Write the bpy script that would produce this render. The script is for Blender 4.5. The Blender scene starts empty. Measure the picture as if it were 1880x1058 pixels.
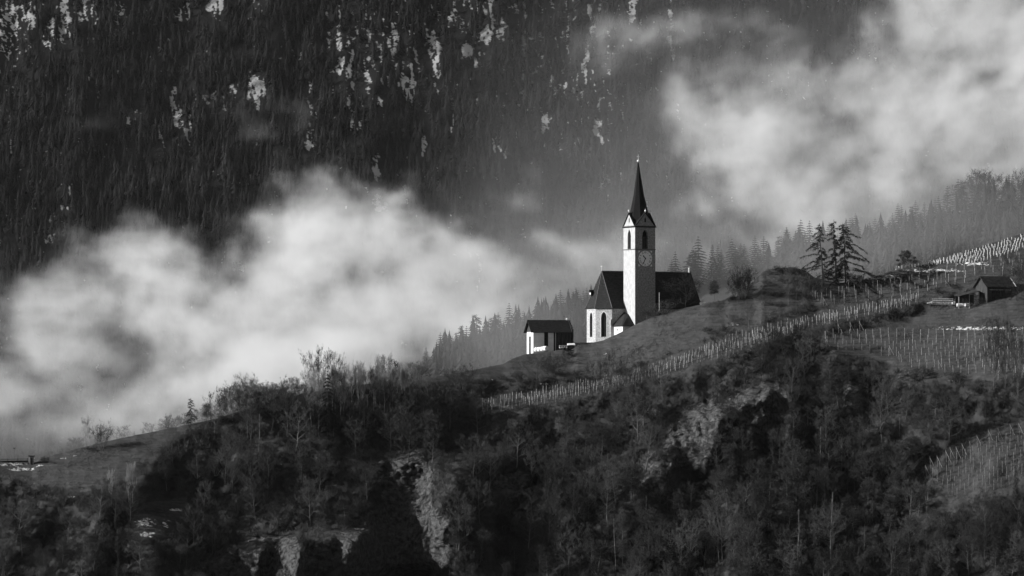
import bpy, math, random
import numpy as np
from mathutils import Vector, Matrix
random.seed(7)
rng = np.random.default_rng(11)
SC = bpy.context.scene
COL = SC.collection

# ------------------------------------------------------------------ camera, sky, sun, exposure
F = 7140.0                      # focal length in photo pixels (photo is 1880 x 1058)
CU, CV, HV = 940.0, 529.0, 700.0
PITCH = math.atan((HV - CV) / F)
cam = bpy.data.cameras.new("camera")
cam.sensor_width = 36.0
cam.lens = 36.0 * F / 1880.0
cam.clip_start = 1.0
cam.clip_end = 12000.0
camo = bpy.data.objects.new("camera", cam)
camo.rotation_euler = (math.pi / 2 + PITCH, 0, 0)
COL.objects.link(camo)
SC.camera = camo

SUN_B, SUN_E = math.radians(6.0), math.radians(24.0)
TOSUN = Vector((-math.cos(SUN_B) * math.cos(SUN_E), -math.sin(SUN_B) * math.cos(SUN_E), math.sin(SUN_E)))
world = bpy.data.worlds.new("World")
SC.world = world
world.use_nodes = True
wn = world.node_tree
wn.nodes.clear()
w_out = wn.nodes.new("ShaderNodeOutputWorld")
w_bg = wn.nodes.new("ShaderNodeBackground")
w_bw = wn.nodes.new("ShaderNodeRGBToBW")
w_sky = wn.nodes.new("ShaderNodeTexSky")
w_sky.sky_type = 'NISHITA'
w_sky.sun_disc = False
w_sky.sun_elevation = SUN_E
w_sky.sun_rotation = math.atan2(TOSUN.x, TOSUN.y)
w_bg.inputs["Strength"].default_value = 0.05
wn.links.new(w_sky.outputs[0], w_bw.inputs[0])
wn.links.new(w_bw.outputs[0], w_bg.inputs["Color"])
wn.links.new(w_bg.outputs[0], w_out.inputs["Surface"])

sun = bpy.data.lights.new("sun", 'SUN')
sun.energy = 4.8
sun.angle = math.radians(0.5)
sun.color = (1.0, 1.0, 1.0)
suno = bpy.data.objects.new("sun", sun)
suno.rotation_mode = 'QUATERNION'
suno.rotation_quaternion = TOSUN.to_track_quat('Z', 'Y')
suno.location = (-200, 900, 200)
COL.objects.link(suno)

SC.view_settings.view_transform = 'Standard'
SC.view_settings.look = 'None'
SC.view_settings.gamma = 1.0
SC.view_settings.exposure = 0.6
SC.cycles.use_denoising = True
SC.cycles.max_bounces = 8
SC.cycles.diffuse_bounces = 2
SC.cycles.glossy_bounces = 1
SC.cycles.transparent_max_bounces = 8
SC.cycles.volume_bounces = 4
SC.cycles.volume_step_rate = 4.0
SC.cycles.volume_max_steps = 256
SC.cycles.use_adaptive_sampling = True
SC.cycles.adaptive_threshold = 0.02

# ------------------------------------------------------------------ geometry helpers
SP, CP = math.sin(PITCH), math.cos(PITCH)
def ray(u, v, Y):
    """World point seen at photo pixel (u, v) at distance Y."""
    a = (np.asarray(u, float) - CU) / F
    b = (CV - np.asarray(v, float)) / F
    y = CP - b * SP
    z = SP + b * CP
    k = np.asarray(Y, float) / y
    return np.stack(np.broadcast_arrays(a * k, y * k, z * k), -1)
def zat(v, Y):
    return float(ray(940, v, Y)[2])

def _hash(ix, iy, iz, seed):
    h = (ix.astype(np.int64) * 374761393 + iy.astype(np.int64) * 668265263 + iz.astype(np.int64) * 2147483647 + seed * 1274126177) & 0xffffffff
    h = ((h ^ (h >> 13)) * 1274126177) & 0xffffffff
    h = (h ^ (h >> 16)) & 0xffffffff
    return h / 4294967295.0
def vnoise(x, y, z=0.0, seed=0):
    x, y, z = np.broadcast_arrays(np.asarray(x, float), np.asarray(y, float), np.asarray(z, float))
    xi, yi, zi = np.floor(x), np.floor(y), np.floor(z)
    fx, fy, fz = x - xi, y - yi, z - zi
    fx = fx * fx * (3 - 2 * fx); fy = fy * fy * (3 - 2 * fy); fz = fz * fz * (3 - 2 * fz)
    r = 0
    for dx in (0, 1):
        for dy in (0, 1):
            for dz in (0, 1):
                w = (fx if dx else 1 - fx) * (fy if dy else 1 - fy) * (fz if dz else 1 - fz)
                r = r + w * _hash(xi + dx, yi + dy, zi + dz, seed)
    return r
def fbm(x, y, z=0.0, seed=0, oct=4):
    a, s, t = 0.5, 0.0, 0.0
    x = np.asarray(x, float); y = np.asarray(y, float); z = np.asarray(z, float)
    for k in range(oct):
        s = s + a * vnoise(x, y, z, seed + k * 17)
        t += a
        a *= 0.5
        x = x * 2.03 + 5.1; y = y * 2.03 + 1.7; z = z * 2.03 + 9.2
    return s / t
def sstep(a, b, x):
    t = np.clip((np.asarray(x, float) - a) / (b - a), 0, 1)
    return t * t * (3 - 2 * t)
def curve(pts):
    xs = [p[0] for p in pts]; ys = [p[1] for p in pts]
    return lambda u: np.interp(u, xs, ys)
def inpoly(U, V, poly):
    r = np.zeros(np.broadcast(U, V).shape, bool)
    n = len(poly)
    for i in range(n):
        x1, y1 = poly[i]; x2, y2 = poly[(i + 1) % n]
        if y1 == y2: continue
        c = ((y1 > V) != (y2 > V)) & (U < (x2 - x1) * (V - y1) / (y2 - y1) + x1)
        r ^= c
    return r
def blur(a, n0, n1):
    for ax, n in ((0, n0), (1, n1)):
        for _ in range(2):
            if n < 1: continue
            p = np.pad(a, [(n, n) if k == ax else (0, 0) for k in (0, 1)], mode='edge')
            c = np.cumsum(p, axis=ax)
            c = np.concatenate([np.zeros_like(np.take(c, [0], ax)), c], ax)
            L = a.shape[ax]
            hi = np.take(c, np.arange(2 * n + 1, 2 * n + 1 + L), ax)
            lo = np.take(c, np.arange(0, L), ax)
            a = (hi - lo) / (2 * n + 1)
    return a

def tag(o, label=None, cat=None, group=None, kind=None):
    if label: o["label"] = label
    if cat: o["category"] = cat
    if group: o["group"] = group
    if kind: o["kind"] = kind
    return o
def link(o, parent=None):
    COL.objects.link(o)
    if parent is not None: o.parent = parent
    return o
def empty(name, loc=(0, 0, 0), rz=0.0):
    o = bpy.data.objects.new(name, None)
    o.location = loc
    o.rotation_euler = (0, 0, rz)
    o.empty_display_size = 0.5
    return link(o)

class MB:
    def __init__(s):
        s.v = []; s.f = []
    def poly(s, pts):
        n = len(s.v)
        s.v += [tuple(p) for p in pts]
        s.f.append(tuple(range(n, n + len(pts))))
    def box(s, x0, x1, y0, y1, z0, z1):
        n = len(s.v)
        s.v += [(x, y, z) for z in (z0, z1) for y in (y0, y1) for x in (x0, x1)]
        for f in ((0, 2, 3, 1), (4, 5, 7, 6), (0, 1, 5, 4), (2, 6, 7, 3), (0, 4, 6, 2), (1, 3, 7, 5)):
            s.f.append(tuple(n + i for i in f))
    def prism(s, base, top):
        """closed prism between two equally long polygons"""
        n = len(s.v); k = len(base)
        s.v += [tuple(p) for p in base] + [tuple(p) for p in top]
        s.f.append(tuple(n + i for i in range(k))[::-1])
        s.f.append(tuple(n + k + i for i in range(k)))
        for i in range(k):
            j = (i + 1) % k
            s.f.append((n + i, n + j, n + k + j, n + k + i))
    def slab(s, pts, t):
        """thick sheet: polygon pts, thickness t against its normal"""
        a, b, c = (Vector(p) for p in pts[:3])
        nn = (b - a).cross(c - b).normalized() * t
        s.prism([Vector(p) - nn for p in pts], pts)
    def tube(s, pts, rad, sides=4, cap=True):
        n0 = len(s.v)
        P = [Vector(p) for p in pts]
        for i, p in enumerate(P):
            d = (P[min(i + 1, len(P) - 1)] - P[max(i - 1, 0)])
            if d.length < 1e-6: d = Vector((0, 0, 1))
            d.normalize()
            a = d.cross(Vector((0.13, 0.97, 0.21)))
            if a.length < 0.1: a = d.cross(Vector((1, 0, 0)))
            a.normalize(); b = d.cross(a)
            r = rad[i] if hasattr(rad, '__len__') else rad
            for k in range(sides):
                t = 2 * math.pi * k / sides
                s.v.append(tuple(p + a * (math.cos(t) * r) + b * (math.sin(t) * r)))
        for i in range(len(P) - 1):
            for k in range(sides):
                j = (k + 1) % sides
                s.f.append((n0 + i * sides + k, n0 + i * sides + j, n0 + (i + 1) * sides + j, n0 + (i + 1) * sides + k))
        if cap:
            s.f.append(tuple(n0 + k for k in range(sides))[::-1])
            e = n0 + (len(P) - 1) * sides
            s.f.append(tuple(e + k for k in range(sides)))
    def sliver(s, p, q, w):
        p = Vector(p); q = Vector(q); d = (q - p)
        a = d.cross(Vector((random.uniform(-1, 1), random.uniform(-1, 1), random.uniform(-1, 1))))
        if a.length < 1e-6: return
        a = a.normalized() * w
        n = len(s.v)
        s.v += [tuple(p - a), tuple(p + a), tuple(q)]
        s.f.append((n, n + 1, n + 2))
    def ball(s, c, r, seg=10, ring=6, sq=(1, 1, 1)):
        n0 = len(s.v)
        for i in range(ring + 1):
            ph = math.pi * i / ring
            for k in range(seg):
                t = 2 * math.pi * k / seg
                s.v.append((c[0] + r * sq[0] * math.sin(ph) * math.cos(t), c[1] + r * sq[1] * math.sin(ph) * math.sin(t), c[2] + r * sq[2] * math.cos(ph)))
        for i in range(ring):
            for k in range(seg):
                j = (k + 1) % seg
                s.f.append((n0 + i * seg + k, n0 + (i + 1) * seg + k, n0 + (i + 1) * seg + j, n0 + i * seg + j))
    def mesh(s, name, mat, smooth=False):
        m = bpy.data.meshes.new(name)
        m.from_pydata(s.v, [], s.f)
        m.materials.append(mat)
        m.validate()
        if smooth:
            m.polygons.foreach_set("use_smooth", [True] * len(m.polygons))
        return m
    def build(s, name, mat, parent=None, smooth=False):
        return link(bpy.data.objects.new(name, s.mesh(name, mat, smooth)), parent)
def np_mesh(name, V, T, mat, k=3, smooth=False):
    m = bpy.data.meshes.new(name)
    m.vertices.add(len(V)); m.vertices.foreach_set("co", np.asarray(V, np.float32).ravel())
    T = np.asarray(T, np.int32)
    m.loops.add(T.size); m.loops.foreach_set("vertex_index", T.ravel())
    m.polygons.add(len(T)); m.polygons.foreach_set("loop_start", np.arange(0, T.size, k, dtype=np.int32))
    m.polygons.foreach_set("use_smooth", np.full(len(T), smooth))
    m.update(calc_edges=True)
    m.materials.append(mat)
    return m

# ------------------------------------------------------------------ materials (all grey: a monochrome place)
def newmat(name):
    m = bpy.data.materials.new(name); m.use_nodes = True
    nt = m.node_tree
    b = nt.nodes["Principled BSDF"]
    b.inputs["Roughness"].default_value = 0.9
    if "Specular IOR Level" in b.inputs: b.inputs["Specular IOR Level"].default_value = 0.15
    return m, nt, b
def nd(nt, t, **kw):
    n = nt.nodes.new(t)
    for k, v in kw.items():
        if k in n.inputs: n.inputs[k].default_value = v
        else: setattr(n, k, v)
    return n
def noise_mat(name, lo, hi, scale=1.0, detail=4.0, bump=0.0, rough=0.9, stretch=(1, 1, 1), spec=0.15, coord="Object", c0=0.35, c1=0.65, bdist=0.1):
    m, nt, b = newmat(name)
    b.inputs["Roughness"].default_value = rough
    b.inputs["Specular IOR Level"].default_value = spec
    tc = nd(nt, "ShaderNodeTexCoord"); mp = nd(nt, "ShaderNodeMapping")
    mp.inputs["Scale"].default_value = stretch
    nt.links.new(tc.outputs[coord], mp.inputs[0])
    n = nd(nt, "ShaderNodeTexNoise", Scale=scale, Detail=detail, Roughness=0.62)
    nt.links.new(mp.outputs[0], n.inputs["Vector"])
    r = nd(nt, "ShaderNodeValToRGB")
    r.color_ramp.elements[0].position = c0; r.color_ramp.elements[0].color = (lo, lo, lo, 1)
    r.color_ramp.elements[1].position = c1; r.color_ramp.elements[1].color = (hi, hi, hi, 1)
    nt.links.new(n.outputs[0], r.inputs[0]); nt.links.new(r.outputs[0], b.inputs["Base Color"])
    if bump:
        bp = nd(nt, "ShaderNodeBump", Strength=bump, Distance=bdist)
        nt.links.new(n.outputs[0], bp.inputs["Height"]); nt.links.new(bp.outputs[0], b.inputs["Normal"])
    return m
def vary_mat(name, lo, hi):
    """one plain tone per plant, differing from copy to copy"""
    m, nt, b = newmat(name)
    oi = nd(nt, "ShaderNodeObjectInfo")
    r = nd(nt, "ShaderNodeValToRGB")
    r.color_ramp.elements[0].color = (lo, lo, lo, 1); r.color_ramp.elements[1].color = (hi, hi, hi, 1)
    nt.links.new(oi.outputs["Random"], r.inputs[0]); nt.links.new(r.outputs[0], b.inputs["Base Color"])
    return m
M = {}
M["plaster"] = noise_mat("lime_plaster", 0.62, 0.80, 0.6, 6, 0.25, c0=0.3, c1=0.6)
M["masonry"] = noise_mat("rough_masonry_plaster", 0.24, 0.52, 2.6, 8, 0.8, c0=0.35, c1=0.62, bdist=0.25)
M["tower"] = noise_mat("tower_plaster", 0.34, 0.46, 1.4, 7, 0.5, stretch=(1, 1, 0.6), c0=0.32, c1=0.6)
M["shade_stonework"] = noise_mat("stonework_toned_for_shade", 0.17, 0.36, 2.4, 8, 0.9, c0=0.35, c1=0.62, bdist=0.2)  # rough stone texture; its darker tone carries the shade of the tower's front
M["roof"] = noise_mat("dark_shingle_roof", 0.012, 0.035, 1.5, 6, 0.3, 0.95, (1, 1, 3))
M["spire"] = noise_mat("dark_spire_shingles", 0.007, 0.014, 2.0, 5, 0.2, 0.95, (1, 1, 3))
M["trim"] = noise_mat("dark_stone_trim", 0.10, 0.16, 3, 3)
M["dark"] = noise_mat("dark_opening", 0.008, 0.015, 3, 2)
M["glass"] = noise_mat("leaded_glass", 0.015, 0.03, 6, 2, 0, 0.5, spec=0.3)
M["metal"] = noise_mat("gilded_metal", 0.7, 0.85, 3, 2, 0, 0.35, spec=0.6)
M["dial"] = noise_mat("dial_paint", 0.84, 0.93, 5, 4)
M["ink"] = noise_mat("black_paint", 0.01, 0.02, 3, 2)
M["wood"] = noise_mat("weathered_boards", 0.02, 0.075, 1.5, 6, 0.4, 0.9, (5, 5, 0.35))
M["woodroof"] = noise_mat("old_board_roof", 0.015, 0.05, 1.2, 6, 0.3)
M["wrap"] = noise_mat("white_wrap", 0.7, 0.85, 4, 3, 0.1, 0.6)
M["post"] = noise_mat("pale_weathered_post", 0.2, 0.44, 2, 2)
M["shadepost"] = noise_mat("shade_toned_post", 0.12, 0.3, 2, 2)  # post colour darkened to paint in the shade of the lower right vineyard
M["guard"] = noise_mat("white_plastic_sleeve", 0.5, 0.85, 0.7, 2)
M["stone"] = noise_mat("dry_stone", 0.12, 0.3, 2.5, 6, 0.8)
M["bark"] = vary_mat("grey_bark", 0.06, 0.14)
M["birch"] = noise_mat("pale_birch_bark", 0.16, 0.34, 2.5, 3, 0, 0.9, (1, 1, 0.5))
M["deadwood"] = noise_mat("grey_deadwood", 0.08, 0.26, 2.0, 3)
M["twig"] = vary_mat("bare_twigs", 0.03, 0.085)
M["paletwig"] = vary_mat("pale_twigs", 0.16, 0.36)
M["darktwig"] = vary_mat("dark_twigs", 0.02, 0.045)
M["needle"] = vary_mat("conifer_needles", 0.02, 0.05)
M["larch"] = vary_mat("larch_twigs", 0.02, 0.03)
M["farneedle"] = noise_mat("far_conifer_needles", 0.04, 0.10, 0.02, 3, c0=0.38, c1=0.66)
M["scrub"] = noise_mat("dry_undergrowth", 0.02, 0.075, 0.05, 3, c0=0.35, c1=0.7)
M["vine"] = noise_mat("vine_stems", 0.05, 0.12, 0.5, 3)

def zone_material(name, floor, grass, rock, snow, fine=1.0):
    """ground whose cover (grass / rock / snow) is a mask on the land itself"""
    m, nt, b = newmat(name)
    L = nt.links.new
    at = nd(nt, "ShaderNodeAttribute"); at.attribute_name = "cover"
    sp = nd(nt, "ShaderNodeSeparateColor"); L(at.outputs["Color"], sp.inputs[0])
    tc = nd(nt, "ShaderNodeTexCoord")
    n1 = nd(nt, "ShaderNodeTexNoise", Scale=0.9 * fine, Detail=8.0, Roughness=0.7); L(tc.outputs["Object"], n1.inputs["Vector"])
    n2 = nd(nt, "ShaderNodeTexNoise", Scale=0.09 * fine, Detail=6.0, Roughness=0.6); L(tc.outputs["Object"], n2.inputs["Vector"])
    mp = nd(nt, "ShaderNodeMapping"); mp.inputs["Scale"].default_value = (0.06, 0.25, 0.9)
    mp.inputs["Rotation"].default_value = (0, math.radians(12), 0)
    L(tc.outputs["Object"], mp.inputs[0])
    n3 = nd(nt, "ShaderNodeTexNoise", Scale=2.2 * fine, Detail=5.0, Roughness=0.6); L(mp.outputs[0], n3.inputs["Vector"])
    def ramp(src, lo, hi, a, c):
        r = nd(nt, "ShaderNodeValToRGB")
        r.color_ramp.elements[0].position = a; r.color_ramp.elements[0].color = (lo, lo, lo, 1)
        r.color_ramp.elements[1].position = c; r.color_ramp.elements[1].color = (hi, hi, hi, 1)
        L(src, r.inputs[0]); return r.outputs[0]
    def mix(fac, a, c):
        x = nd(nt, "ShaderNodeMix"); x.data_type = 'RGBA'
        L(fac, x.inputs[0]); L(a, x.inputs[6]); L(c, x.inputs[7]); return x.outputs[2]
    def math2(op, a, c, clamp=False):
        x = nd(nt, "ShaderNodeMath"); x.operation = op; x.use_clamp = clamp
        for i, q in enumerate((a, c)):
            if isinstance(q, (int, float)): x.inputs[i].default_value = q
            else: L(q, x.inputs[i])
        return x.outputs[0]
    cf = ramp(n2.outputs[0], floor[0], floor[1], 0.35, 0.68)
    g1 = ramp(n3.outputs[0], grass[0], grass[1], 0.32, 0.68)
    g2 = ramp(n1.outputs[0], 0.72, 1.22, 0.3, 0.7)
    mm = nd(nt, "ShaderNodeMix"); mm.data_type = 'RGBA'; mm.blend_type = 'MULTIPLY'; mm.inputs[0].default_value = 1.0
    L(g1, mm.inputs[6]); L(g2, mm.inputs[7])
    cr = ramp(n1.outputs[0], rock[0], rock[1], 0.38, 0.66)
    cs = ramp(n2.outputs[0], snow[0], snow[1], 0.3, 0.6)
    # ragged cover edges
    e1 = math2('MULTIPLY', math2('SUBTRACT', n1.outputs[0], 0.5), 1.3)
    mg = math2('MULTIPLY', math2('ADD', math2('SUBTRACT', sp.outputs[0], 0.35), e1), 3.0, True)
    e3 = math2('MULTIPLY', math2('SUBTRACT', n2.outputs[0], 0.36), 2.2)
    mr = math2('MULTIPLY', math2('ADD', math2('ADD', math2('SUBTRACT', sp.outputs[1], 0.5), e3), e1), 4.0, True)
    ms = math2('MULTIPLY', math2('ADD', math2('SUBTRACT', sp.outputs[2], 0.5), math2('MULTIPLY', e1, 1.8)), 6.0, True)
    c = mix(mg, cf, mm.outputs[2]); c = mix(mr, c, cr); c = mix(ms, c, cs)
    L(c, b.inputs["Base Color"])
    # grass and litter: soft relief; rock: tilted beds and cracks
    mp2 = nd(nt, "ShaderNodeMapping"); mp2.inputs["Scale"].default_value = (0.35, 0.5, 1.1); mp2.inputs["Rotation"].default_value = (0.2, math.radians(-38), 0.3)
    wj = nd(nt, "ShaderNodeVectorMath"); wj.operation = 'MULTIPLY_ADD'
    L(n2.outputs["Color"], wj.inputs[0]); wj.inputs[1].default_value = (6, 6, 6); L(tc.outputs["Object"], wj.inputs[2])
    L(wj.outputs[0], mp2.inputs[0])
    vo = nd(nt, "ShaderNodeTexVoronoi", Scale=0.5 * fine); vo.feature = 'F1'; L(mp2.outputs[0], vo.inputs["Vector"])
    vo2 = nd(nt, "ShaderNodeTexVoronoi", Scale=2.4 * fine); vo2.feature = 'F1'; L(mp2.outputs[0], vo2.inputs["Vector"])
    ve = nd(nt, "ShaderNodeTexVoronoi", Scale=0.5 * fine); ve.feature = 'DISTANCE_TO_EDGE'; L(mp2.outputs[0], ve.inputs["Vector"])
    s1 = nd(nt, "ShaderNodeSeparateColor"); L(vo.outputs["Color"], s1.inputs[0])
    s2 = nd(nt, "ShaderNodeSeparateColor"); L(vo2.outputs["Color"], s2.inputs[0])
    hr = math2('ADD', math2('ADD', math2('MULTIPLY', s1.outputs[0], 0.9), math2('MULTIPLY', s2.outputs[0], 0.3)), math2('ADD', math2('MULTIPLY', n1.outputs[0], 0.7), math2('MULTIPLY', math2('MULTIPLY', ve.outputs["Distance"], 6.0, True), 0.5)))
    hg = math2('MULTIPLY', n1.outputs[0], 0.45)
    hm = nd(nt, "ShaderNodeMix"); hm.data_type = 'FLOAT'; L(mr, hm.inputs[0]); L(hg, hm.inputs[2]); L(hr, hm.inputs[3])
    bp = nd(nt, "ShaderNodeBump", Strength=1.0, Distance=0.7 / fine)
    L(hm.outputs[0], bp.inputs["Height"]); L(bp.outputs[0], b.inputs["Normal"])
    return m
M["hill"] = zone_material("hillside_ground", (0.022, 0.06), (0.036, 0.07), (0.022, 0.115), (0.6, 0.85))
M["mountain"] = zone_material("mountain_ground", (0.03, 0.05), (0.03, 0.05), (0.05, 0.1), (0.72, 0.88), fine=0.25)

# ------------------------------------------------------------------ front hillside
ridge_pts = [(-700, 900), (-400, 868), (0, 846), (40, 850), (60, 850), (100, 835), (150, 822), (220, 805), (300, 789), (400, 768), (480, 742), (560, 722),
             (640, 710), (700, 701), (790, 693), (880, 677), (925, 668), (940, 659), (962, 651), (1000, 646), (1050, 640.5), (1058, 634), (1085, 631),
             (1110, 624), (1140, 610), (1166, 597), (1200, 581), (1240, 570), (1290, 558), (1330, 551), (1345, 540), (1385, 516), (1400, 499), (1420, 493), (1455, 491),
             (1478, 496), (1495, 510), (1540, 520), (1590, 512), (1640, 497), (1700, 485), (1750, 469), (1800, 453), (1880, 428), (2000, 396), (2300, 320), (2600, 250)]
ridge_v = curve(ridge_pts)
ridge_Y = curve([(-700, 900), (0, 925), (300, 940), (600, 955), (800, 968), (900, 978), (960, 984), (1050, 988.5), (1100, 990), (1140, 990.5), (1200, 990), (1300, 990),
                 (1400, 994), (1500, 997), (1600, 1000), (1700, 1004), (1880, 1012), (2300, 1035), (2600, 1045)])
DU, DV = 4.0, 3.0
us = np.arange(-420, 2321, DU)
V1 = 1330.0
NV = 330
rv = ridge_v(us)
rv_s = rv + (fbm(us / 9.0, 3.3, seed=4) - 0.5) * 2.0
tt = (np.arange(NV) / (NV - 1.0))
Ug = np.repeat(us[:, None], NV, 1)
Vg = rv_s[:, None] + (V1 - rv_s)[:, None] * tt[None, :]

POLY = dict(
    left_meadow=[(30, 830), (100, 815), (300, 770), (420, 745), (390, 775), (330, 805), (290, 840), (235, 885), (150, 905), (60, 890), (20, 872)],
    terrace_left=[(-420, 840), (40, 840), (40, 872), (-420, 890)],
    church_meadow=[(690, 680), (900, 640), (1050, 600), (1200, 560), (1400, 470), (1500, 480), (1590, 500), (1480, 560), (1380, 598), (1300, 622), (1200, 660), (1100, 690), (1040, 700), (990, 690), (940, 705), (880, 695), (800, 704), (700, 712)],
    band=[(880, 738), (1000, 712), (1150, 683), (1250, 648), (1350, 605), (1450, 580), (1560, 560), (1700, 533), (1700, 555), (1600, 580), (1480, 606), (1350, 650), (1250, 683), (1110, 722), (1000, 745), (880, 764)],
    upper=[(1470, 560), (1500, 535), (1560, 512), (1640, 485), (1880, 415), (2400, 250), (2400, 600), (1700, 600), (1690, 560), (1700, 535), (1560, 562)],
    right=[(1495, 612), (1560, 606), (1700, 575), (1800, 565), (2400, 480), (2400, 690), (1880, 700), (1780, 700), (1680, 690), (1600, 660), (1510, 645)],
    low_right=[(1690, 925), (1700, 865), (1745, 815), (1800, 790), (1860, 775), (2400, 700), (2400, 880), (1900, 905), (1800, 915), (1740, 935)],
    clearing=[(238, 950), (260, 925), (345, 912), (352, 938), (325, 985), (262, 998), (245, 985)],
)
ROCKS = [
    [(768, 812), (785, 860), (800, 930), (835, 980), (800, 1058), (640, 1058), (640, 1000), (690, 945), (705, 900), (745, 860)],
    [(640, 960), (690, 930), (680, 1000), (560, 1070), (520, 1040)],
    [(1240, 762), (1290, 738), (1330, 745), (1320, 800), (1300, 850), (1232, 860), (1215, 830)],
    [(1340, 735), (1400, 705), (1440, 702), (1432, 770), (1400, 800), (1345, 775)],
    [(1545, 702), (1570, 700), (1572, 740), (1545, 750)],
    [(340, 1060), (400, 1010), (470, 985), (545, 985), (560, 1060)],
    [(690, 850), (760, 830), (720, 900), (695, 890)],
    [(900, 880), (960, 860), (980, 890), (940, 930)],
    [(1180, 850), (1215, 840), (1225, 900), (1190, 910)],
]
SNOW = [(20, 852, 30, 5), (35, 862, 26, 4), (72, 856, 9, 4), (60, 862, 6, 3), (112, 842, 10, 2), (137, 836, 5, 2), (265, 960, 22, 10), (270, 982, 16, 7), (325, 936, 15, 3), (305, 962, 8, 10), (45, 899, 7, 3), (130, 913, 10, 2.5),
        (1800, 603, 95, 4), (1900, 604, 60, 4), (1625, 511, 40, 3.5), (1720, 497, 60, 4), (1790, 484, 40, 4), (1000, 705, 12, 2), (905, 697, 5, 2), (1425, 537, 5, 1.5), (1350, 597, 9, 1.5), (1710, 556, 12, 3), (1110, 650, 3, 2), (1745, 700, 8, 2), (1640, 505, 14, 2)]
grass = np.zeros_like(Vg)
for p in POLY.values(): grass = np.maximum(grass, inpoly(Ug, Vg, p).astype(float))
grass = np.where(inpoly(Ug, Vg, POLY["low_right"]), 0.56, grass)  # thinner grass lets dark floor through, a painted stand-in for shade here
bank = inpoly(Ug, Vg, [(1480, 610), (1500, 603), (1560, 590), (1690, 556), (1790, 530), (1790, 545), (1720, 560), (1640, 588), (1560, 606), (1505, 618), (1490, 640), (1465, 640)]).astype(float)
grass = grass * (1 - bank)
rock = np.zeros_like(Vg)
for p in ROCKS: rock = np.maximum(rock, inpoly(Ug, Vg, p).astype(float))
mound = inpoly(Ug, Vg, [(1340, 530), (1400, 480), (1500, 490), (1520, 560), (1440, 570)]).astype(float)
gs = blur(grass, 5, 4); rs = blur(rock, 4, 3); bs = blur(bank, 2, 1)
dv = (V1 - rv_s)[:, None] / (NV - 1)
gk = np.where(inpoly(Ug, Vg, POLY["low_right"]), 0.0, grass) * (1 - 0.25 * mound)
k_m = 0.155 + blur(gk, 5, 4) * 0.13 - rs * 0.11 - bs * 0.10
k_m = k_m + (fbm(Ug / 60.0, Vg / 45.0, seed=9) - 0.5) * 0.09 * (1 - gs)
k_m = np.clip(k_m, 0.02, 0.4)
Yr = ridge_Y(us)
Yg = Yr[:, None] - np.cumsum(k_m * dv, 1) + (k_m * dv)[:, :1]
base_v = curve([(p[0], p[1]) for p in ridge_pts if not (1340 < p[0] < 1590)])
rvS = blur(rv_s[None, :].copy(), 0, 14)[0]
Yg += ((rvS - rv_s) * 0.22)[:, None]
mo = sstep(1290, 1420, us) * (1 - sstep(1470, 1550, us)) * 5.0
Yg += mo[:, None] * (1 - sstep(550, 700, Vg))
# gullies and spurs in the wood, relief in the rock
Yg = blur(Yg, 3, 0)
away = sstep(0, 60, Vg - rv_s[:, None])
wood = (1 - gs) * away
Yg += (fbm((Ug + 0.6 * Vg) / 70.0, Vg / 160.0, seed=21, oct=3) - 0.5) * 9 * wood
Yg += (fbm(Ug / 22.0, Vg / 26.0, seed=22, oct=4) - 0.5) * 4.5 * wood
rid = 1 - np.abs(2 * fbm((Ug * 0.8 - Vg * 0.5) / 16.0, (Vg + Ug * 0.3) / 30.0, seed=31, oct=5) - 1)
rid2 = 1 - np.abs(2 * fbm((Ug * 0.6 + Vg) / 30.0, (Vg * 0.4 - Ug) / 12.0, seed=35, oct=5) - 1)
Yg -= rs * ((rid - 0.6) * 1.6 + (rid2 - 0.6) * 2.6)
Yg += (fbm(Ug / 14.0, Vg / 7.0, seed=41, oct=3) - 0.5) * 0.7
def buttress(u0, u1, v0, v1, amp, back=26, skew=0.0):
    """rock rib whose broad flank faces left: stands out more and more towards u1, then drops back"""
    uu = Ug + skew * (Vg - (v0 + v1) / 2)
    f = np.clip((uu - u0) / (u1 - u0), 0, 1) * (1 - sstep(u1, u1 + back, uu))
    return -amp * f * sstep(v0, v0 + 35, Vg) * (1 - sstep(v1 - 30, v1 + 20, Vg))
Yg += buttress(640, 810, 815, 1060, 16, 150, 0.35) + buttress(490, 630, 960, 1110, 12, 50, 0.4) + buttress(380, 470, 985, 1110, 9, 20, 0.2) + buttress(470, 545, 975, 1110, 9, 20, 0.2)
Yg += buttress(1222, 1308, 735, 880, 10, 45, 0.3) + buttress(1330, 1400, 700, 800, 6, 30, 0.2) + buttress(1395, 1450, 695, 820, 7, 50, 0.1) + buttress(1535, 1575, 695, 760, 5, 16) + buttress(900, 960, 850, 940, 6, 20, 0.5) + buttress(1165, 1225, 830, 930, 6, 18, 0.3)
Pg = ray(Ug, Vg, Yg)
# behind the crest: church terrace, then down into the valley
plate_v = curve([(860, 690), (930, 668), (960, 653), (1050, 645), (1070, 631), (1130, 629), (1200, 612), (1300, 592), (1330, 580), (1345, 560)])
backs = [2, 4, 7, 11, 16, 22, 30, 38, 48, 62, 80, 110, 150, 210]
Bk = []
Yc_ = Yg[:, 0]
isch = sstep(915, 945, us) * (1 - sstep(1325, 1350, us))
for s in backs:
    Yb = Yc_ + s
    Pb = ray(us, rv_s, Yc_)
    Pb[:, 1] = Yb
    Pb[:, 0] *= Yb / Yc_
    zr_ = Pb[:, 2].copy()
    zp = np.array([zat(plate_v(u), 1000.0) for u in us])
    z_round = zr_ - 0.012 * s ** 1.35 - 0.25 * max(0, s - 8)
    w = sstep(0, 6, s)
    z_pl = np.minimum(zr_ - 0.02 * s, zr_ * (1 - w) + zp * w) - 0.45 * max(0, s - 36)
    Pb[:, 2] = z_round * (1 - isch) + z_pl * isch
    Bk.append(Pb)
Bk = np.stack(Bk[::-1], 1)
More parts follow.
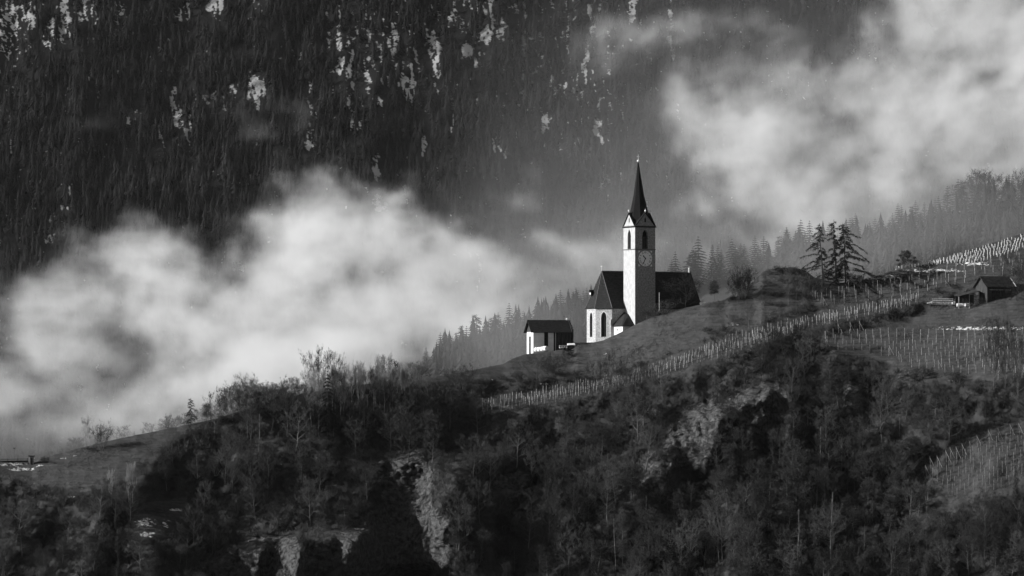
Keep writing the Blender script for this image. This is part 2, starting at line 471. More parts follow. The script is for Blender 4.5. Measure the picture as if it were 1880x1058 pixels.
P = np.concatenate([Bk, Pg], 1)
nb = len(backs)
def grid_faces(a, b):
    i = np.arange(a * b).reshape(a, b)
    return np.stack([i[:-1, :-1], i[:-1, 1:], i[1:, 1:], i[1:, :-1]], -1).reshape(-1, 4)
me = np_mesh("hillside", P.reshape(-1, 3), grid_faces(*P.shape[:2]), M["hill"], 4, True)
cov = np.zeros(P.shape[:2] + (4,), np.float32); cov[..., 3] = 1
cov[:, :nb, 0] = 0.8
cov[:, nb:, 0] = blur(grass, 1, 1) * 0.9
cov[:, nb:, 1] = blur(rock, 2, 2)
sn = np.zeros_like(Vg)
for (cu, cv, ru, rr) in SNOW:
    d = ((Ug - cu) / ru) ** 2 + ((Vg - cv) / rr) ** 2
    sn = np.maximum(sn, np.clip(1.15 - d * 0.6, 0, 1))
cov[:, nb:, 2] = sn * 0.57
ca = me.color_attributes.new("cover", 'FLOAT_COLOR', 'POINT')
ca.data.foreach_set("color", cov.ravel())
hill = link(bpy.data.objects.new("hillside", me)); tag(hill, kind="structure")

def ground(u, v):
    """point on the front hillside seen at pixel (u, v); clamped to just below the crest"""
    fi = (u - us[0]) / DU
    i = int(np.clip(math.floor(fi), 0, len(us) - 2)); f = min(max(fi - i, 0), 1)
    r = rv_s[i] * (1 - f) + rv_s[i + 1] * f
    t = (max(v, r) - r) / (V1 - r) * (NV - 1)
    j = int(min(t, NV - 2)); g = t - j
    q = (Pg[i, j] * (1 - f) * (1 - g) + Pg[i + 1, j] * f * (1 - g) + Pg[i, j + 1] * (1 - f) * g + Pg[i + 1, j + 1] * f * g)
    return Vector(q)
def cover_at(u, v):
    i = int(np.clip((u - us[0]) / DU, 0, len(us) - 1)); r = rv_s[i]
    j = int(np.clip((v - r) / (V1 - r) * (NV - 1), 0, NV - 1))
    return grass[i, j], rock[i, j]

# ------------------------------------------------------------------ hillside behind, in the mist
back_v = curve([(-700, 980), (-400, 930), (-100, 880), (0, 866), (60, 858), (150, 835), (250, 808), (400, 785), (560, 745), (700, 712), (780, 690), (860, 660), (960, 625), (1075, 590), (1200, 550),
                (1300, 520), (1400, 500), (1500, 475), (1600, 452), (1700, 425), (1800, 398), (1880, 385), (2300, 320), (2700, 270)])
def backY(u): return 1235.0 + 30 * math.sin(u / 170.0)
bu = np.arange(-450, 2351, 12.0)
rows = []
for k in range(-14, 22):
    vv = back_v(bu)
    Yc = np.array([backY(u) for u in bu])
    if k >= 0:
        q = ray(bu, vv + k * 11, Yc - k * 5.0 + (fbm(bu / 40.0, k / 4.0, seed=77) - 0.5) * 6)
    else:
        q = ray(bu, vv, Yc); q[:, 1] += -k * 14; q[:, 2] -= (k * k) * 0.9; q[:, 0] *= q[:, 1] / Yc
    rows.append(q)
BP = np.stack(rows, 1)
me = np_mesh("valley_side", BP.reshape(-1, 3), grid_faces(*BP.shape[:2]), M["hill"], 4, True)
ca = me.color_attributes.new("cover", 'FLOAT_COLOR', 'POINT')
c2 = np.zeros((BP.shape[0] * BP.shape[1], 4), np.float32); c2[:, 3] = 1
ca.data.foreach_set("color", c2.ravel())
tag(link(bpy.data.objects.new("valley_side_hill", me)), kind="structure")
def back_ground(u, dvv):
    k = dvv / 11.0
    return Vector(ray(u, float(back_v(u)) + dvv, backY(u) - k * 5.0))

# ------------------------------------------------------------------ far mountain with its wood and snow
def mY(u, v):
    return 3180 + (900 - v) * 0.62 + (fbm(u / 170.0 + v / 900.0, v / 700.0, seed=51, oct=4) - 0.5) * 70 + (fbm(u / 30.0, v / 90.0, seed=55, oct=3) - 0.5) * 20
mu = np.arange(-700, 2601, 4.0); mv = np.arange(-360, 1001, 4.5)
MU, MV = np.meshgrid(mu, mv, indexing='ij')
SNOWM = [(118, 25, 12, 45, 1), (90, 60, 14, 25, .8), (20, 45, 40, 60, .62), (130, 62, 9, 6, 1), (60, 25, 12, 30, .7), (398, 8, 18, 16, 1.3), (160, 15, 25, 25, .6), (215, 20, 15, 25, .6), (330, 25, 30, 20, .55), (345, 15, 10, 15, .8), (455, 0, 20, 6, .8),
         (437, 140, 4, 25, .8), (470, 165, 18, 24, 1.2), (425, 165, 12, 10, .8), (472, 190, 6, 16, .9), (385, 180, 14, 10, .8), (412, 190, 7, 20, .8), (318, 185, 8, 28, .95), (325, 215, 10, 22, 1.1), (342, 235, 9, 30, .85),
         (240, 215, 12, 18, .75), (295, 245, 5, 18, .7), (568, 165, 4, 40, .85), (573, 205, 8, 18, .95), (571, 245, 6, 30, 1.0), (568, 265, 12, 10, 1.1), (548, 105, 5, 15, .7),
         (622, 70, 8, 30, .75), (645, 110, 6, 50, .8), (625, 125, 11, 20, .95), (672, 130, 10, 35, .9), (700, 80, 8, 30, .7), (722, 80, 10, 20, .8), (645, 185, 7, 40, .95), (662, 230, 12, 10, .85), (700, 185, 8, 10, .9),
         (738, 150, 14, 14, .9), (754, 165, 10, 20, 1.2), (760, 120, 6, 40, .75), (790, 75, 10, 30, .9), (803, 110, 8, 45, .95), (795, 40, 5, 30, .7), (832, 200, 5, 38, .8), (858, 95, 14, 14, .95), (895, 60, 12, 24, 1.1), (900, 15, 10, 40, .95), (920, 55, 8, 16, 1.1), (875, 110, 8, 14, .8),
         (777, 265, 6, 20, .9), (690, 310, 8, 30, .9), (693, 375, 14, 12, 1.0), (909, 265, 8, 14, .9), (928, 282, 6, 12, .9), (1000, 222, 9, 20, 1.0), (1100, 232, 10, 18, 1.05), (1105, 258, 4, 10, .8),
         (1035, 140, 4, 45, .8), (1075, 120, 7, 30, .9), (1086, 30, 7, 40, .9), (1108, 330, 7, 20, .8), (1165, 15, 10, 40, .8), (1160, 30, 12, 10, .9), (1232, 60, 5, 55, .85), (965, 30, 6, 60, .7), (1230, 15, 6, 20, .8), (1283, 315, 8, 6, .7), (1140, 200, 3, 30, .7), (1195, 130, 3, 60, .7),
         (95, 400, 6, 8, .8), (90, 440, 10, 16, .6), (130, 350, 5, 12, .7), (20, 270, 5, 16, .6), (45, 310, 3, 12, .7), (110, 380, 14, 6, .65), (745, 355, 6, 15, .7), (610, 15, 20, 30, .55), (850, 30, 60, 60, .36), (700, 100, 110, 80, .34), (1050, 100, 140, 140, .3), (440, 490, 12, 10, .9), (690, 500, 14, 6, .9), (880, 510, 6, 25, .8), (872, 465, 12, 8, .8)]
def snow_mask(u, v):
    s = np.zeros(np.broadcast(u, v).shape)
    for (cu, cv, ru, rr, a) in SNOWM:
        d = ((u - cu + 3 * np.sin(v / 9.0)) / (ru * 0.8)) ** 2 + ((v - cv) / rr) ** 2
        s = np.maximum(s, a * np.clip(1.25 - 0.55 * d, 0, 1))
    n = fbm(u / 3.0, v / 12.0, seed=61, oct=4) - 0.5
    return np.minimum(s, 0.95) * 0.8 + n * 2.1
MP_ = ray(MU, MV, mY(MU, MV))
me = np_mesh("mountain", MP_.reshape(-1, 3), grid_faces(*MP_.shape[:2]), M["mountain"], 4, True)
ca = me.color_attributes.new("cover", 'FLOAT_COLOR', 'POINT')
c3 = np.zeros(MP_.shape[:2] + (4,), np.float32); c3[..., 3] = 1
c3[..., 2] = np.clip(snow_mask(MU, MV) * 0.85, 0, 1)
ca.data.foreach_set("color", c3.ravel())
tag(link(bpy.data.objects.new("mountain", me)), kind="structure")
# valley floor joining the hills, below everything seen
vf = MB(); vf.poly([(-6000, 300, -190), (6000, 300, -190), (6000, 3600, -190), (-6000, 3600, -190)])
tag(vf.build("valley_floor", M["hill"]), kind="structure")

def conifer_mass(name, label, base, h, w, lev, br, mat, seed):
    """many conifers as one mesh: drooping triangular sprays in whorls"""
    r = np.random.default_rng(seed); n = len(base)
    L_ = []
    for l in range(lev):
        zt = 1.0 - l / lev * 0.93
        for k in range(br):
            L_.append((zt, zt - 1.5 / lev, (1 - zt) ** 0.85 + 0.10, 2 * math.pi * (k + 0.5 * (l % 2)) / br))
    L_ = np.array(L_); m = len(L_)
    ang = L_[None, :, 3] + r.uniform(-0.35, 0.35, (n, m)) + r.uniform(0, 6.28, n)[:, None]
    rr = L_[None, :, 2] * r.uniform(0.5, 1.3, (n, m)) * w[:, None]
    tx, ty = np.cos(ang) * rr, np.sin(ang) * rr
    px_, py_ = -np.sin(ang) * rr * 0.34, np.cos(ang) * rr * 0.34
    zt = L_[None, :, 0] * h[:, None]; zb = L_[None, :, 1] * h[:, None]
    A = np.stack([np.zeros_like(zt), np.zeros_like(zt), zt + 0.03 * h[:, None]], -1)
    B = np.stack([tx + px_, ty + py_, zb], -1)
    C = np.stack([tx - px_, ty - py_, zb + 0.012 * h[:, None]], -1)
    VV = (np.stack([A, B, C], 2) + base[:, None, None, :]).reshape(-1, 3)
    o = link(bpy.data.objects.new(name, np_mesh(name, VV, np.arange(len(VV)).reshape(-1, 3), mat, 3)))
    tag(o, label, "forest", kind="stuff")
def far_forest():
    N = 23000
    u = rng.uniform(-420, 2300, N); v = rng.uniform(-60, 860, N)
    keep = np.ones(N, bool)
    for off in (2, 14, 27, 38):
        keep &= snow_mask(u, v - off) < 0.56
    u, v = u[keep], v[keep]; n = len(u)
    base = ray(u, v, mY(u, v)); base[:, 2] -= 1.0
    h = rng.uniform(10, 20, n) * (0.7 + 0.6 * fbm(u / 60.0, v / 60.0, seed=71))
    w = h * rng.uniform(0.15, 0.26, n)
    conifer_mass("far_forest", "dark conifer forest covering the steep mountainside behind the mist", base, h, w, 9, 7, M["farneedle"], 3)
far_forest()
def misty_wood():
    r = np.random.default_rng(19); N = 1000
    u = r.uniform(1400, 2250, N); dvv = r.uniform(4, 150, N)
    u[:250] = r.uniform(790, 1110, 250); dvv[:250] = r.uniform(2, 60, 250)
    k = dvv / 11.0
    Y = np.array([backY(a) for a in u])
    base = ray(u, back_v(u) + dvv, Y - k * 5.0)
    h = r.uniform(6, 14.0, N); w = h * r.uniform(0.2, 0.3, N)
    conifer_mass("misty_wood", "mass of misty conifers filling the hillside behind the church and the upper vineyards", base, h, w, 13, 8, M["needle"], 23)
misty_wood()

# ------------------------------------------------------------------ church
PHI = math.radians(28)
O_ = ray(1166, 592, 1000.0)
church = empty("church", (float(O_[0]), 1000.0, 0.0), PHI)
tag(church, "white church with tall pointed clock tower and steep dark roofs on the hill", "church")
ZE = zat(415, 1000.0)            # tower eaves
def wall_panel(wm, pane, frame, O, T, N, W, z0, z1, wins=(), depth=0.45):
    """wall from O along T (width W) facing N; each window = (centre, width, sill, spring, apex)"""
    O, T, N = Vector(O), Vector(T).normalized(), Vector(N).normalized()
    def at(x, z, d=0.0): return O + T * x + Vector((0, 0, z)) - N * d
    x = 0.0
    for (c, w, s, sp, ap) in sorted(wins):
        a, b = c - w / 2, c + w / 2
        wm.poly([at(x, z0), at(a, z0), at(a, z1), at(x, z1)])
        K = 10; arch = []
        for i in range(K + 1):
            xx = a + w * i / K
            t = abs(2 * i / K - 1)
            arch.append((xx, sp + (ap - sp) * math.sqrt(max(0, 1 - ((t + 1) / 2) ** 2)) / math.sqrt(0.75)))
        wm.poly([at(a, z0), at(b, z0), at(b, s), at(a, s)])
        for i in range(K):
            wm.poly([at(*arch[i]), at(*arch[i + 1]), at(arch[i + 1][0], z1), at(arch[i][0], z1)])
        out = [(a, s)] + arch + [(b, s)]
        for i in range(len(out)):
            p, q = out[i], out[(i + 1) % len(out)]
            wm.poly([at(*p), at(*p, depth), at(*q, depth), at(*q)])
        if isinstance(pane, list):
            pane.append(MB()); frame.append(MB()); pn_, fr_ = pane[-1], frame[-1]
        else: pn_, fr_ = pane, frame
        pn_.poly([at(px, pz, depth - 0.01) for px, pz in out])
        # mullion and tracery bar standing in the opening
        for sx in (-0.04, 0.04):
            pass
        m0, m1 = c - 0.05, c + 0.05
        fr_.prism([at(m0, s, depth - 0.03), at(m1, s, depth - 0.03), at(m1, s, depth - 0.13), at(m0, s, depth - 0.13)],
                    [at(m0, sp, depth - 0.03), at(m1, sp, depth - 0.03), at(m1, sp, depth - 0.13), at(m0, sp, depth - 0.13)])
        x = b
    wm.poly([at(x, z0), at(W, z0), at(W, z1), at(x, z1)])

def window_parts(parent, pane, frame, name="window", pm="glass", fm="trim"):
    w = pane.build(name, M[pm], parent)
    frame.build("mullion", M[fm], w)
    return w
TB = ZE - 31.0
tw = MB()
S = 6.0
wins = []
for (O, T, N) in (((0, 0, 0), (1, 0, 0), (0, -1, 0)), ((0, S, 0), (0, -1, 0), (-1, 0, 0)), ((S, 0, 0), (0, 1, 0), (1, 0, 0)), ((S, S, 0), (-1, 0, 0), (0, 1, 0))):
    pn, fr = MB(), MB()
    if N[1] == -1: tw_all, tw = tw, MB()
    wall_panel(tw, pn, fr, O, T, N, S, TB, ZE, [(S / 2, 1.75, ZE - 5.85, ZE - 2.7, ZE - 0.85)], 0.7)
    # gable triangle
    o, t, n = Vector(O), Vector(T), Vector(N)
    tw.poly([o + Vector((0, 0, ZE)), o + t * S + Vector((0, 0, ZE)), o + t * S / 2 + Vector((0, 0, ZE + 3.4))])
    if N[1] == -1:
        tw.build("tower_front", M["shade_stonework"], church); tw = tw_all
    # louvre boards in the belfry opening
    lv = MB()
    for i in range(9):
        z = ZE - 5.6 + i * 0.33
        a = o + t * (S / 2 - 0.85) + Vector((0, 0, z)) - n * 0.5
        b = o + t * (S / 2 + 0.85) + Vector((0, 0, z)) - n * 0.5
        lv.slab([a, b, b - n * 0.15 + Vector((0, 0, 0.2)), a - n * 0.15 + Vector((0, 0, 0.2))], 0.03)
    sl = MB()
    q = [(-0.22, 1.0), (0.22, 1.0), (0.22, 1.85), (0, 2.3), (-0.22, 1.85)]
    pp = [o + t * (S / 2 + a) + Vector((0, 0, ZE + b)) for a, b in q]
    sl.prism([p + n * 0.003 for p in pp], [p + n * 0.03 for p in pp])
    wins.append((pn, fr, lv, sl))
tower = tw.build("tower", M["tower"], church)
for pn, fr, lv, sl in wins:
    w = pn.build("belfry_window", M["dark"], church)
    fr.build("mullion", M["trim"], w); lv.build("louvre", M["wood"], w)
    sl.build("gable_opening", M["dark"], church)
for z, e, hh in ((ZE - 6.1, 0.13, 0.22), (ZE - 0.12, 0.16, 0.24)):
    for (x0, x1, y0, y1) in ((-e, S + e, -e, 0.002), (-e, S + e, S - 0.002, S + e), (-e, 0.002, 0.002, S - 0.002), (S - 0.002, S + e, 0.002, S - 0.002)):
        sc_ = MB(); sc_.box(x0, x1, y0, y1, z, z + hh)
        sc_.build("string_course", M["trim"], church)
# spire with four small gables
sp_ = MB()
ov = 0.28
zr = ZE + 3.55; zl = ZE - 0.22
for ax in (0, 1):
    def q(a, b, z): return (a, b, z) if ax == 0 else (b, a, z)
    for sgn in (-1, 1):
        yc = S / 2; ye = yc + sgn * (S / 2 + ov)
        pts = [q(-0.22, ye, zl), q(S + 0.22, ye, zl), q(S + 0.22, yc, zr), q(-0.22, yc, zr)]
        if (sgn == 1) == (ax == 0): pts = pts[::-1]
        sp_.slab(pts, 0.16)
gr = sp_.build("gable_roof", M["spire"], church)
sp2 = MB()
ring = []
zz = [(ZE + 0.1, 2.95), (ZE + 1.6, 2.62), (ZE + 3.2, 2.28), (ZE + 8.0, 1.28), (ZE + 16.7, 0.10)]
for z, a in zz:
    k = (z - ZE) / 16.7
    R_ = a / math.cos(math.pi / 8)
    ring.append([(S / 2 - 0.25 * k + R_ * math.cos(math.pi / 8 + i * math.pi / 4), S / 2 + 0.1 * k + R_ * math.sin(math.pi / 8 + i * math.pi / 4), z) for i in range(8)])
for a, b in zip(ring[:-1], ring[1:]):
    for i in range(8):
        j = (i + 1) % 8
        sp2.poly([a[i], a[j], b[j], b[i]])
sp2.poly(ring[-1])
spire = sp2.build("spire", M["spire"], church)
fn = MB()
tipx, tipy = S / 2 - 0.25, S / 2 + 0.1
fn.ball((tipx, tipy, ZE + 16.95), 0.34, 12, 8)
fn.tube([(tipx, tipy, ZE + 16.6), (tipx, tipy, ZE + 18.6)], 0.06, 6)
fn.box(tipx - 0.4, tipx + 0.4, tipy - 0.05, tipy + 0.05, ZE + 18.0, ZE + 18.1)
fn.build("spire_cross", M["metal"], spire)
for (x, y) in ((S / 2, -0.1), (-0.1, S / 2), (S / 2, S + 0.1), (S + 0.1, S / 2)):
    b = MB(); b.ball((x, y, ZE + 3.95), 0.24, 10, 6); b.tube([(x, y, ZE + 3.5), (x, y, ZE + 4.5)], 0.045, 5)
    b.build("gable_finial", M["metal"], gr)
# clock: painted dial with numerals
def clock():
    zc = ZE - 8.35; cx = S / 2 + 0.02
    d = MB()
    n = 48
    pts = [(cx + 2.0 * math.cos(t), -0.02, zc + 2.0 * math.sin(t)) for t in [2 * math.pi * i / n for i in range(n)]]
    d.prism([(p[0], 0.0 - 0.002, p[2]) for p in pts], pts)
    for sx, sz in ((1, 1), (1, -1), (-1, 1), (-1, -1)):
        a = (cx + sx * 2.0, zc + sz * 2.0)
        tri = [a, (a[0] - sx * 0.55, a[1]), (a[0] - sx * 0.3, a[1] - sz * 0.3), (a[0], a[1] - sz * 0.55)]
        if sx * sz < 0: tri = tri[::-1]
        d.prism([(p[0], -0.002, p[1]) for p in tri], [(p[0], -0.015, p[1]) for p in tri])
    dial = d.build("clock_face", M["dial"], church)
    names = ["XII", "I", "II", "III", "IIII", "V", "VI", "VII", "VIII", "IX", "X", "XI"]
    for i, s in enumerate(names):
        V, Fc = [], []
        cu = bpy.data.curves.new("numeral", 'FONT'); cu.body = s; cu.size = 0.7; cu.align_x = 'CENTER'; cu.align_y = 'CENTER'; cu.offset = 0.008
        to = bpy.data.objects.new("numeral", cu); COL.objects.link(to)
        bpy.context.view_layer.update()
        mm = bpy.data.meshes.new_from_object(to)
        th = 2 * math.pi * i / 12
        k = len(V)
        for v in mm.vertices:
            x, z = v.co.x * 0.8, v.co.y
            X = x * math.cos(th) + (z + 1.55) * math.sin(th)
            Z = -x * math.sin(th) + (z + 1.55) * math.cos(th)
            V.append((cx + X, -0.028, zc + Z))
        for p in mm.polygons: Fc.append(tuple(k + a for a in p.vertices))
        COL.objects.unlink(to); bpy.data.objects.remove(to); bpy.data.meshes.remove(mm)
        nm = MB(); nm.v = V; nm.f = Fc
        nm.build("numeral", M["ink"], dial)
    for ang, L_, w in ((10.62 / 12, 0.98, 0.11), (34.0 / 60, 1.5, 0.09)):
        th = 2 * math.pi * ang
        h = MB()
        dx, dz = math.sin(th), math.cos(th); nx, nz = dz, -dx
        q = [(-0.25, -w), (L_ * 0.75, -w), (L_ * 0.8, -w * 2), (L_ + 0.1, 0), (L_ * 0.8, w * 2), (L_ * 0.75, w), (-0.25, w)]
        pts = [(cx + dx * a + nx * b, zc + dz * a + nz * b) for a, b in q]
        h.prism([(p[0], -0.05, p[1]) for p in pts], [(p[0], -0.09, p[1]) for p in pts])
        h.build("clock_hand", M["ink"], dial)
clock()

# nave and choir
ZN = zat(565.5, 1005.0); ZRg = zat(498.2, 1010.0)
YC = 11.3
XE = 22.9
E = [(XE, YC - 6.25), (-3.9, YC - 6.25), (-7.0, 8.75), (-7.0, 13.85), (-3.9, YC + 6.25), (XE, YC + 6.25)]
Wc = [(XE - 0.15, YC - 5.85), (-3.75, YC - 5.85), (-6.62, 8.95), (-6.62, 13.65), (-3.75, YC + 5.85), (XE - 0.15, YC + 5.85)]
nw = MB(); ZB = ZN - 14
apse_w = []
for i in range(5):
    a, b = Vector(Wc[i + 1] + (0,)), Vector(Wc[i] + (0,))
    T = (b - a); W = T.length; T.normalize(); N = Vector((T.y, -T.x, 0))
    pn, fr = [], []
    if i in (1, 2, 3):
        wn_ = [(W / 2, 1.6, ZN - 7.5, ZN - 2.5, ZN - 1.0)]
    elif i == 0:
        wn_ = [(c, 1.5, ZN - 6.5, ZN - 2.6, ZN - 1.1) for c in (14.5, 19.0, 23.5)]
    else:
        wn_ = [(c, 1.5, ZN - 6.5, ZN - 2.6, ZN - 1.1) for c in (4.0, 8.5, 13.0, 18.0)]
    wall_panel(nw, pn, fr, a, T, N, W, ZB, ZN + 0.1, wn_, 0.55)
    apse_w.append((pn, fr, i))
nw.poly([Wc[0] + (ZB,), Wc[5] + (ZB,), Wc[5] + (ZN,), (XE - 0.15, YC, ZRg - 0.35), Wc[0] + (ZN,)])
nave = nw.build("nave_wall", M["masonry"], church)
for pn, fr, i in apse_w:
    for p_, f_ in zip(pn, fr): window_parts(church, p_, f_, "lancet_window")
# pale stone surrounds of the lancets and a plinth
for i in (1, 2, 3):
    sur = MB()
    a, b = Vector(Wc[i + 1] + (0,)), Vector(Wc[i] + (0,))
    T = (b - a); W = T.length; T.normalize(); N = Vector((T.y, -T.x, 0))
    def at(x, z, d=0.0): return a + T * x + Vector((0, 0, z)) + N * d
    K = 10; s, sp, ap, w = ZN - 7.5, ZN - 2.5, ZN - 1.0, 1.6
    def outl(w, ap):
        o = [(W / 2 - w / 2, s)]
        for j in range(K + 1):
            t = abs(2 * j / K - 1)
            o.append((W / 2 - w / 2 + w * j / K, sp + (ap - sp) * math.sqrt(max(0, 1 - ((t + 1) / 2) ** 2)) / math.sqrt(0.75)))
        return o + [(W / 2 + w / 2, s)]
    oi, oo = outl(w, ap), outl(w + 0.3, ap + 0.2)
    for j in range(len(oi) - 1):
        q = [oi[j], oi[j + 1], oo[j + 1], oo[j]]
        sur.prism([at(*p, 0.003) for p in q], [at(*p, 0.05) for p in q])
    sur.build("window_surround", M["plaster"], church)
# steep roof with hipped choir end
rf = MB()
R0 = (-3.5, YC, ZRg); R1 = (XE, YC, ZRg)
e3 = [p + (ZN - 0.12,) for p in E]
rf.slab([e3[1], e3[0], R1, R0], 0.2)
rf.slab([e3[2], e3[1], R0], 0.2)
rf.slab([e3[3], e3[2], R0], 0.2)
rf.slab([e3[4], e3[3], R0], 0.2)
rf.slab([e3[5], e3[4], R0, R1], 0.2)
nroof = rf.build("nave_roof", M["roof"], church)
hp = MB()
for p in (e3[1], e3[2], e3[3], e3[4]):
    hp.tube([p, R0], 0.09, 5)
hp.tube([R0, R1], 0.11, 5)
hp.build("ridge_cap", M["trim"], nroof)
fs = MB()
fs.tube([(R0[0], YC, ZRg), (R0[0], YC, ZRg + 1.0)], 0.06, 6); fs.ball((R0[0], YC, ZRg + 1.15), 0.26, 10, 7)
fs.build("roof_finial", M["metal"], nroof)
fs = MB()
fs.tube([(XE - 0.1, YC, ZRg - 0.1), (XE - 0.1, YC, ZRg + 0.8)], [0.28, 0.16], 7); fs.ball((XE - 0.1, YC, ZRg + 0.95), 0.24, 10, 7); fs.tube([(XE - 0.1, YC, ZRg + 1.0), (XE - 0.1, YC, ZRg + 1.55)], 0.05, 5)
fs.build("roof_finial", M["plaster"], nroof)
gp = MB()     # coped gable at the far end
for sgn in (-1, 1):
    gp.slab([(XE - 0.15, YC + sgn * 6.35, ZN - 0.1), (XE + 0.3, YC + sgn * 6.35, ZN - 0.1), (XE + 0.3, YC, ZRg + 0.28), (XE - 0.15, YC, ZRg + 0.28)][::sgn * -1], 0.3)
gp.build("gable_coping", M["roof"], nroof)
# small dormer on the choir hip
dm = MB()
dz = ZN + 3.6
dm.box(-6.35, -5.2, 11.9, 12.7, dz - 0.3, dz + 0.55)
dm.prism([(-6.6, 11.75, dz + 0.5), (-6.6, 12.85, dz + 0.5), (-6.6, 12.3, dz + 1.15)], [(-4.6, 11.75, dz + 0.5), (-4.6, 12.85, dz + 0.5), (-4.6, 12.3, dz + 1.15)])
dm.build("dormer", M["roof"], nroof)
dd = MB(); dd.box(-6.38, -6.36, 12.0, 12.6, dz - 0.1, dz + 0.45)
dd.build("dormer_shutter", M["plaster"], nroof)
# sacristy
sw = MB(); ZS = zat(598, 998)
x0s, x1s, y0s, y1s = -3.5, -0.004, 0.25, 5.45
pn, fr = MB(), MB()
sw.poly([(x0s, y0s, ZB), (x1s, y0s, ZB), (x1s, y0s, ZS), (x0s, y0s, ZS)])
sw.poly([(x0s, y1s, ZB), (x0s, y0s, ZB), (x0s, y0s, ZS), (x0s, y1s, ZS)])
sac = sw.build("sacristy_wall", M["plaster"], church)
hole = MB(); hole.box(x0s - 0.02, x0s - 0.003, 2.9, 3.4, ZS - 1.3, ZS - 0.75); hole.build("small_window", M["dark"], church)
sr = MB(); ap = (-0.35, 4.6, zat(573, 1000)); zz_ = ZS - 0.08
sr.slab([(x0s - 0.35, y0s - 0.35, zz_), (0.0, y0s - 0.35, zz_), (0.0, 3.2, ap[2] - 0.6), ap], 0.14)
sr.slab([(x0s - 0.35, 5.44, zz_), (x0s - 0.35, y0s - 0.35, zz_), ap, (ap[0], 5.44, ap[2])], 0.14)
sr.build("sacristy_roof", M["roof"], church)
# small buttress corner pieces on the choir
bt = MB()
for p in (Wc[2], Wc[1]):
    pass
bt.box(-4.35, -3.85, YC - 6.2, YC - 5.86, ZB, ZN - 3.0)
bt.build("buttress", M["masonry"], church)

# ------------------------------------------------------------------ barn on the terrace
PB = math.radians(18)
ob = ray(979, 647, 993.0)
barn = empty("barn", (float(ob[0]), 993.0, float(ob[2])), PB)
tag(barn, "small barn with white gable wall and dark boarded side left of the church", "barn")
WB, LB, HB = 5.2, 10.2, 5.55
bw = MB()
bw.poly([(0, WB, -2), (0, 0, -2), (0, 0, HB), (0, WB, HB)])
bw.poly([(0, WB, HB), (0, 0, HB), (0, WB / 2, HB + 2.5)])
bw.poly([(0, 0, -2), (6.1, 0, -2), (6.1, 0, HB), (0, 0, HB)])
bw.poly([(LB, 0, -2), (LB, WB, -2), (LB, WB, HB), (LB, WB / 2, HB + 2.5), (LB, 0, HB)])
bw.poly([(LB, WB, -2), (0, WB, -2), (0, WB, HB), (LB, WB, HB)])
bw.build("wall", M["plaster"], barn)
bb = MB()
random.seed(3)
x = 6.102
while x < LB - 0.02:
    w = random.uniform(0.16, 0.26)
    bb.box(x, min(x + w, LB), -0.03 - random.uniform(0, 0.03), 0.0, -2, HB)
    x += w + 0.015
bb.build("boarding", M["wood"], barn)
for (a, b, z0, z1) in ((2.95, 4.0, -0.2, HB - 0.1), (5.5, 5.95, -0.2, HB - 0.3)):
    d = MB(); d.box(a, b, -0.045, -0.003, z0, z1)
    dd = d.build("door", M["wood"] if a > 5 else M["dark"], barn)
    f = MB()
    for k in range(5): f.box(a + (b - a) * (k + 0.42) / 5, a + (b - a) * (k + 0.58) / 5, -0.07, -0.046, z0, z1)
    f.build("door_board", M["woodroof"], dd)
d = MB(); d.box(-0.03, -0.003, WB / 2 - 0.7, WB / 2 + 0.8, -2, 4.1); d.build("slot_opening", M["dark"], barn)
br_ = MB()
for sgn in (-1, 1):
    ye = WB / 2 + sgn * (WB / 2 + 0.55)
    pts = [(-0.75, ye, HB - 0.45), (LB + 0.1, ye, HB - 0.45), (LB + 0.1, WB / 2, HB + 2.75), (-0.75, WB / 2, HB + 2.75)]
    if sgn == 1: pts = pts[::-1]
    br_.slab(pts, 0.14)
br = br_.build("roof", M["roof"], barn)
# dark boarded verge triangle under the left gable roof
vg = MB(); vg.prism([(-0.04, WB + 0.2, HB - 0.3), (-0.04, -0.2, HB - 0.3), (-0.04, WB / 2, HB + 2.55)], [(-0.12, WB + 0.2, HB - 0.3), (-0.12, -0.2, HB - 0.3), (-0.12, WB / 2, HB + 2.55)])
vg.build("gable_boarding", M["wood"], barn)
pg = MB()
n = 5
for k in range(n):
    for sgn in (-1, 1):
        y0 = WB / 2 + sgn * (WB / 2 + 0.5) * k / n; y1 = WB / 2 + sgn * (WB / 2 + 0.5) * (k + 1) / n
        pg.box(LB + 0.102, LB + 0.5, min(y0, y1) + 0.001, max(y0, y1) - 0.001, -2, HB + 2.9 - 2.9 * (k + 0.35) / n)
pg.build("stepped_gable", M["woodroof"], barn)
kb = MB(); kb.ball((LB - 0.2, WB / 2, HB + 3.0), 0.33, 10, 7); kb.tube([(LB - 0.2, WB / 2, HB + 2.6), (LB - 0.2, WB / 2, HB + 3.0)], 0.1, 6)
kb.build("ridge_ball", M["plaster"], barn)
at_ = MB(); at_.tube([(LB - 1.0, WB / 2, HB + 2.6), (LB - 1.0, WB / 2, HB + 4.0)], 0.03, 5); at_.box(LB - 1.25, LB - 0.75, WB / 2 - 0.02, WB / 2 + 0.02, HB + 3.6, HB + 3.65)
at_.build("antenna", M["dark"], barn)

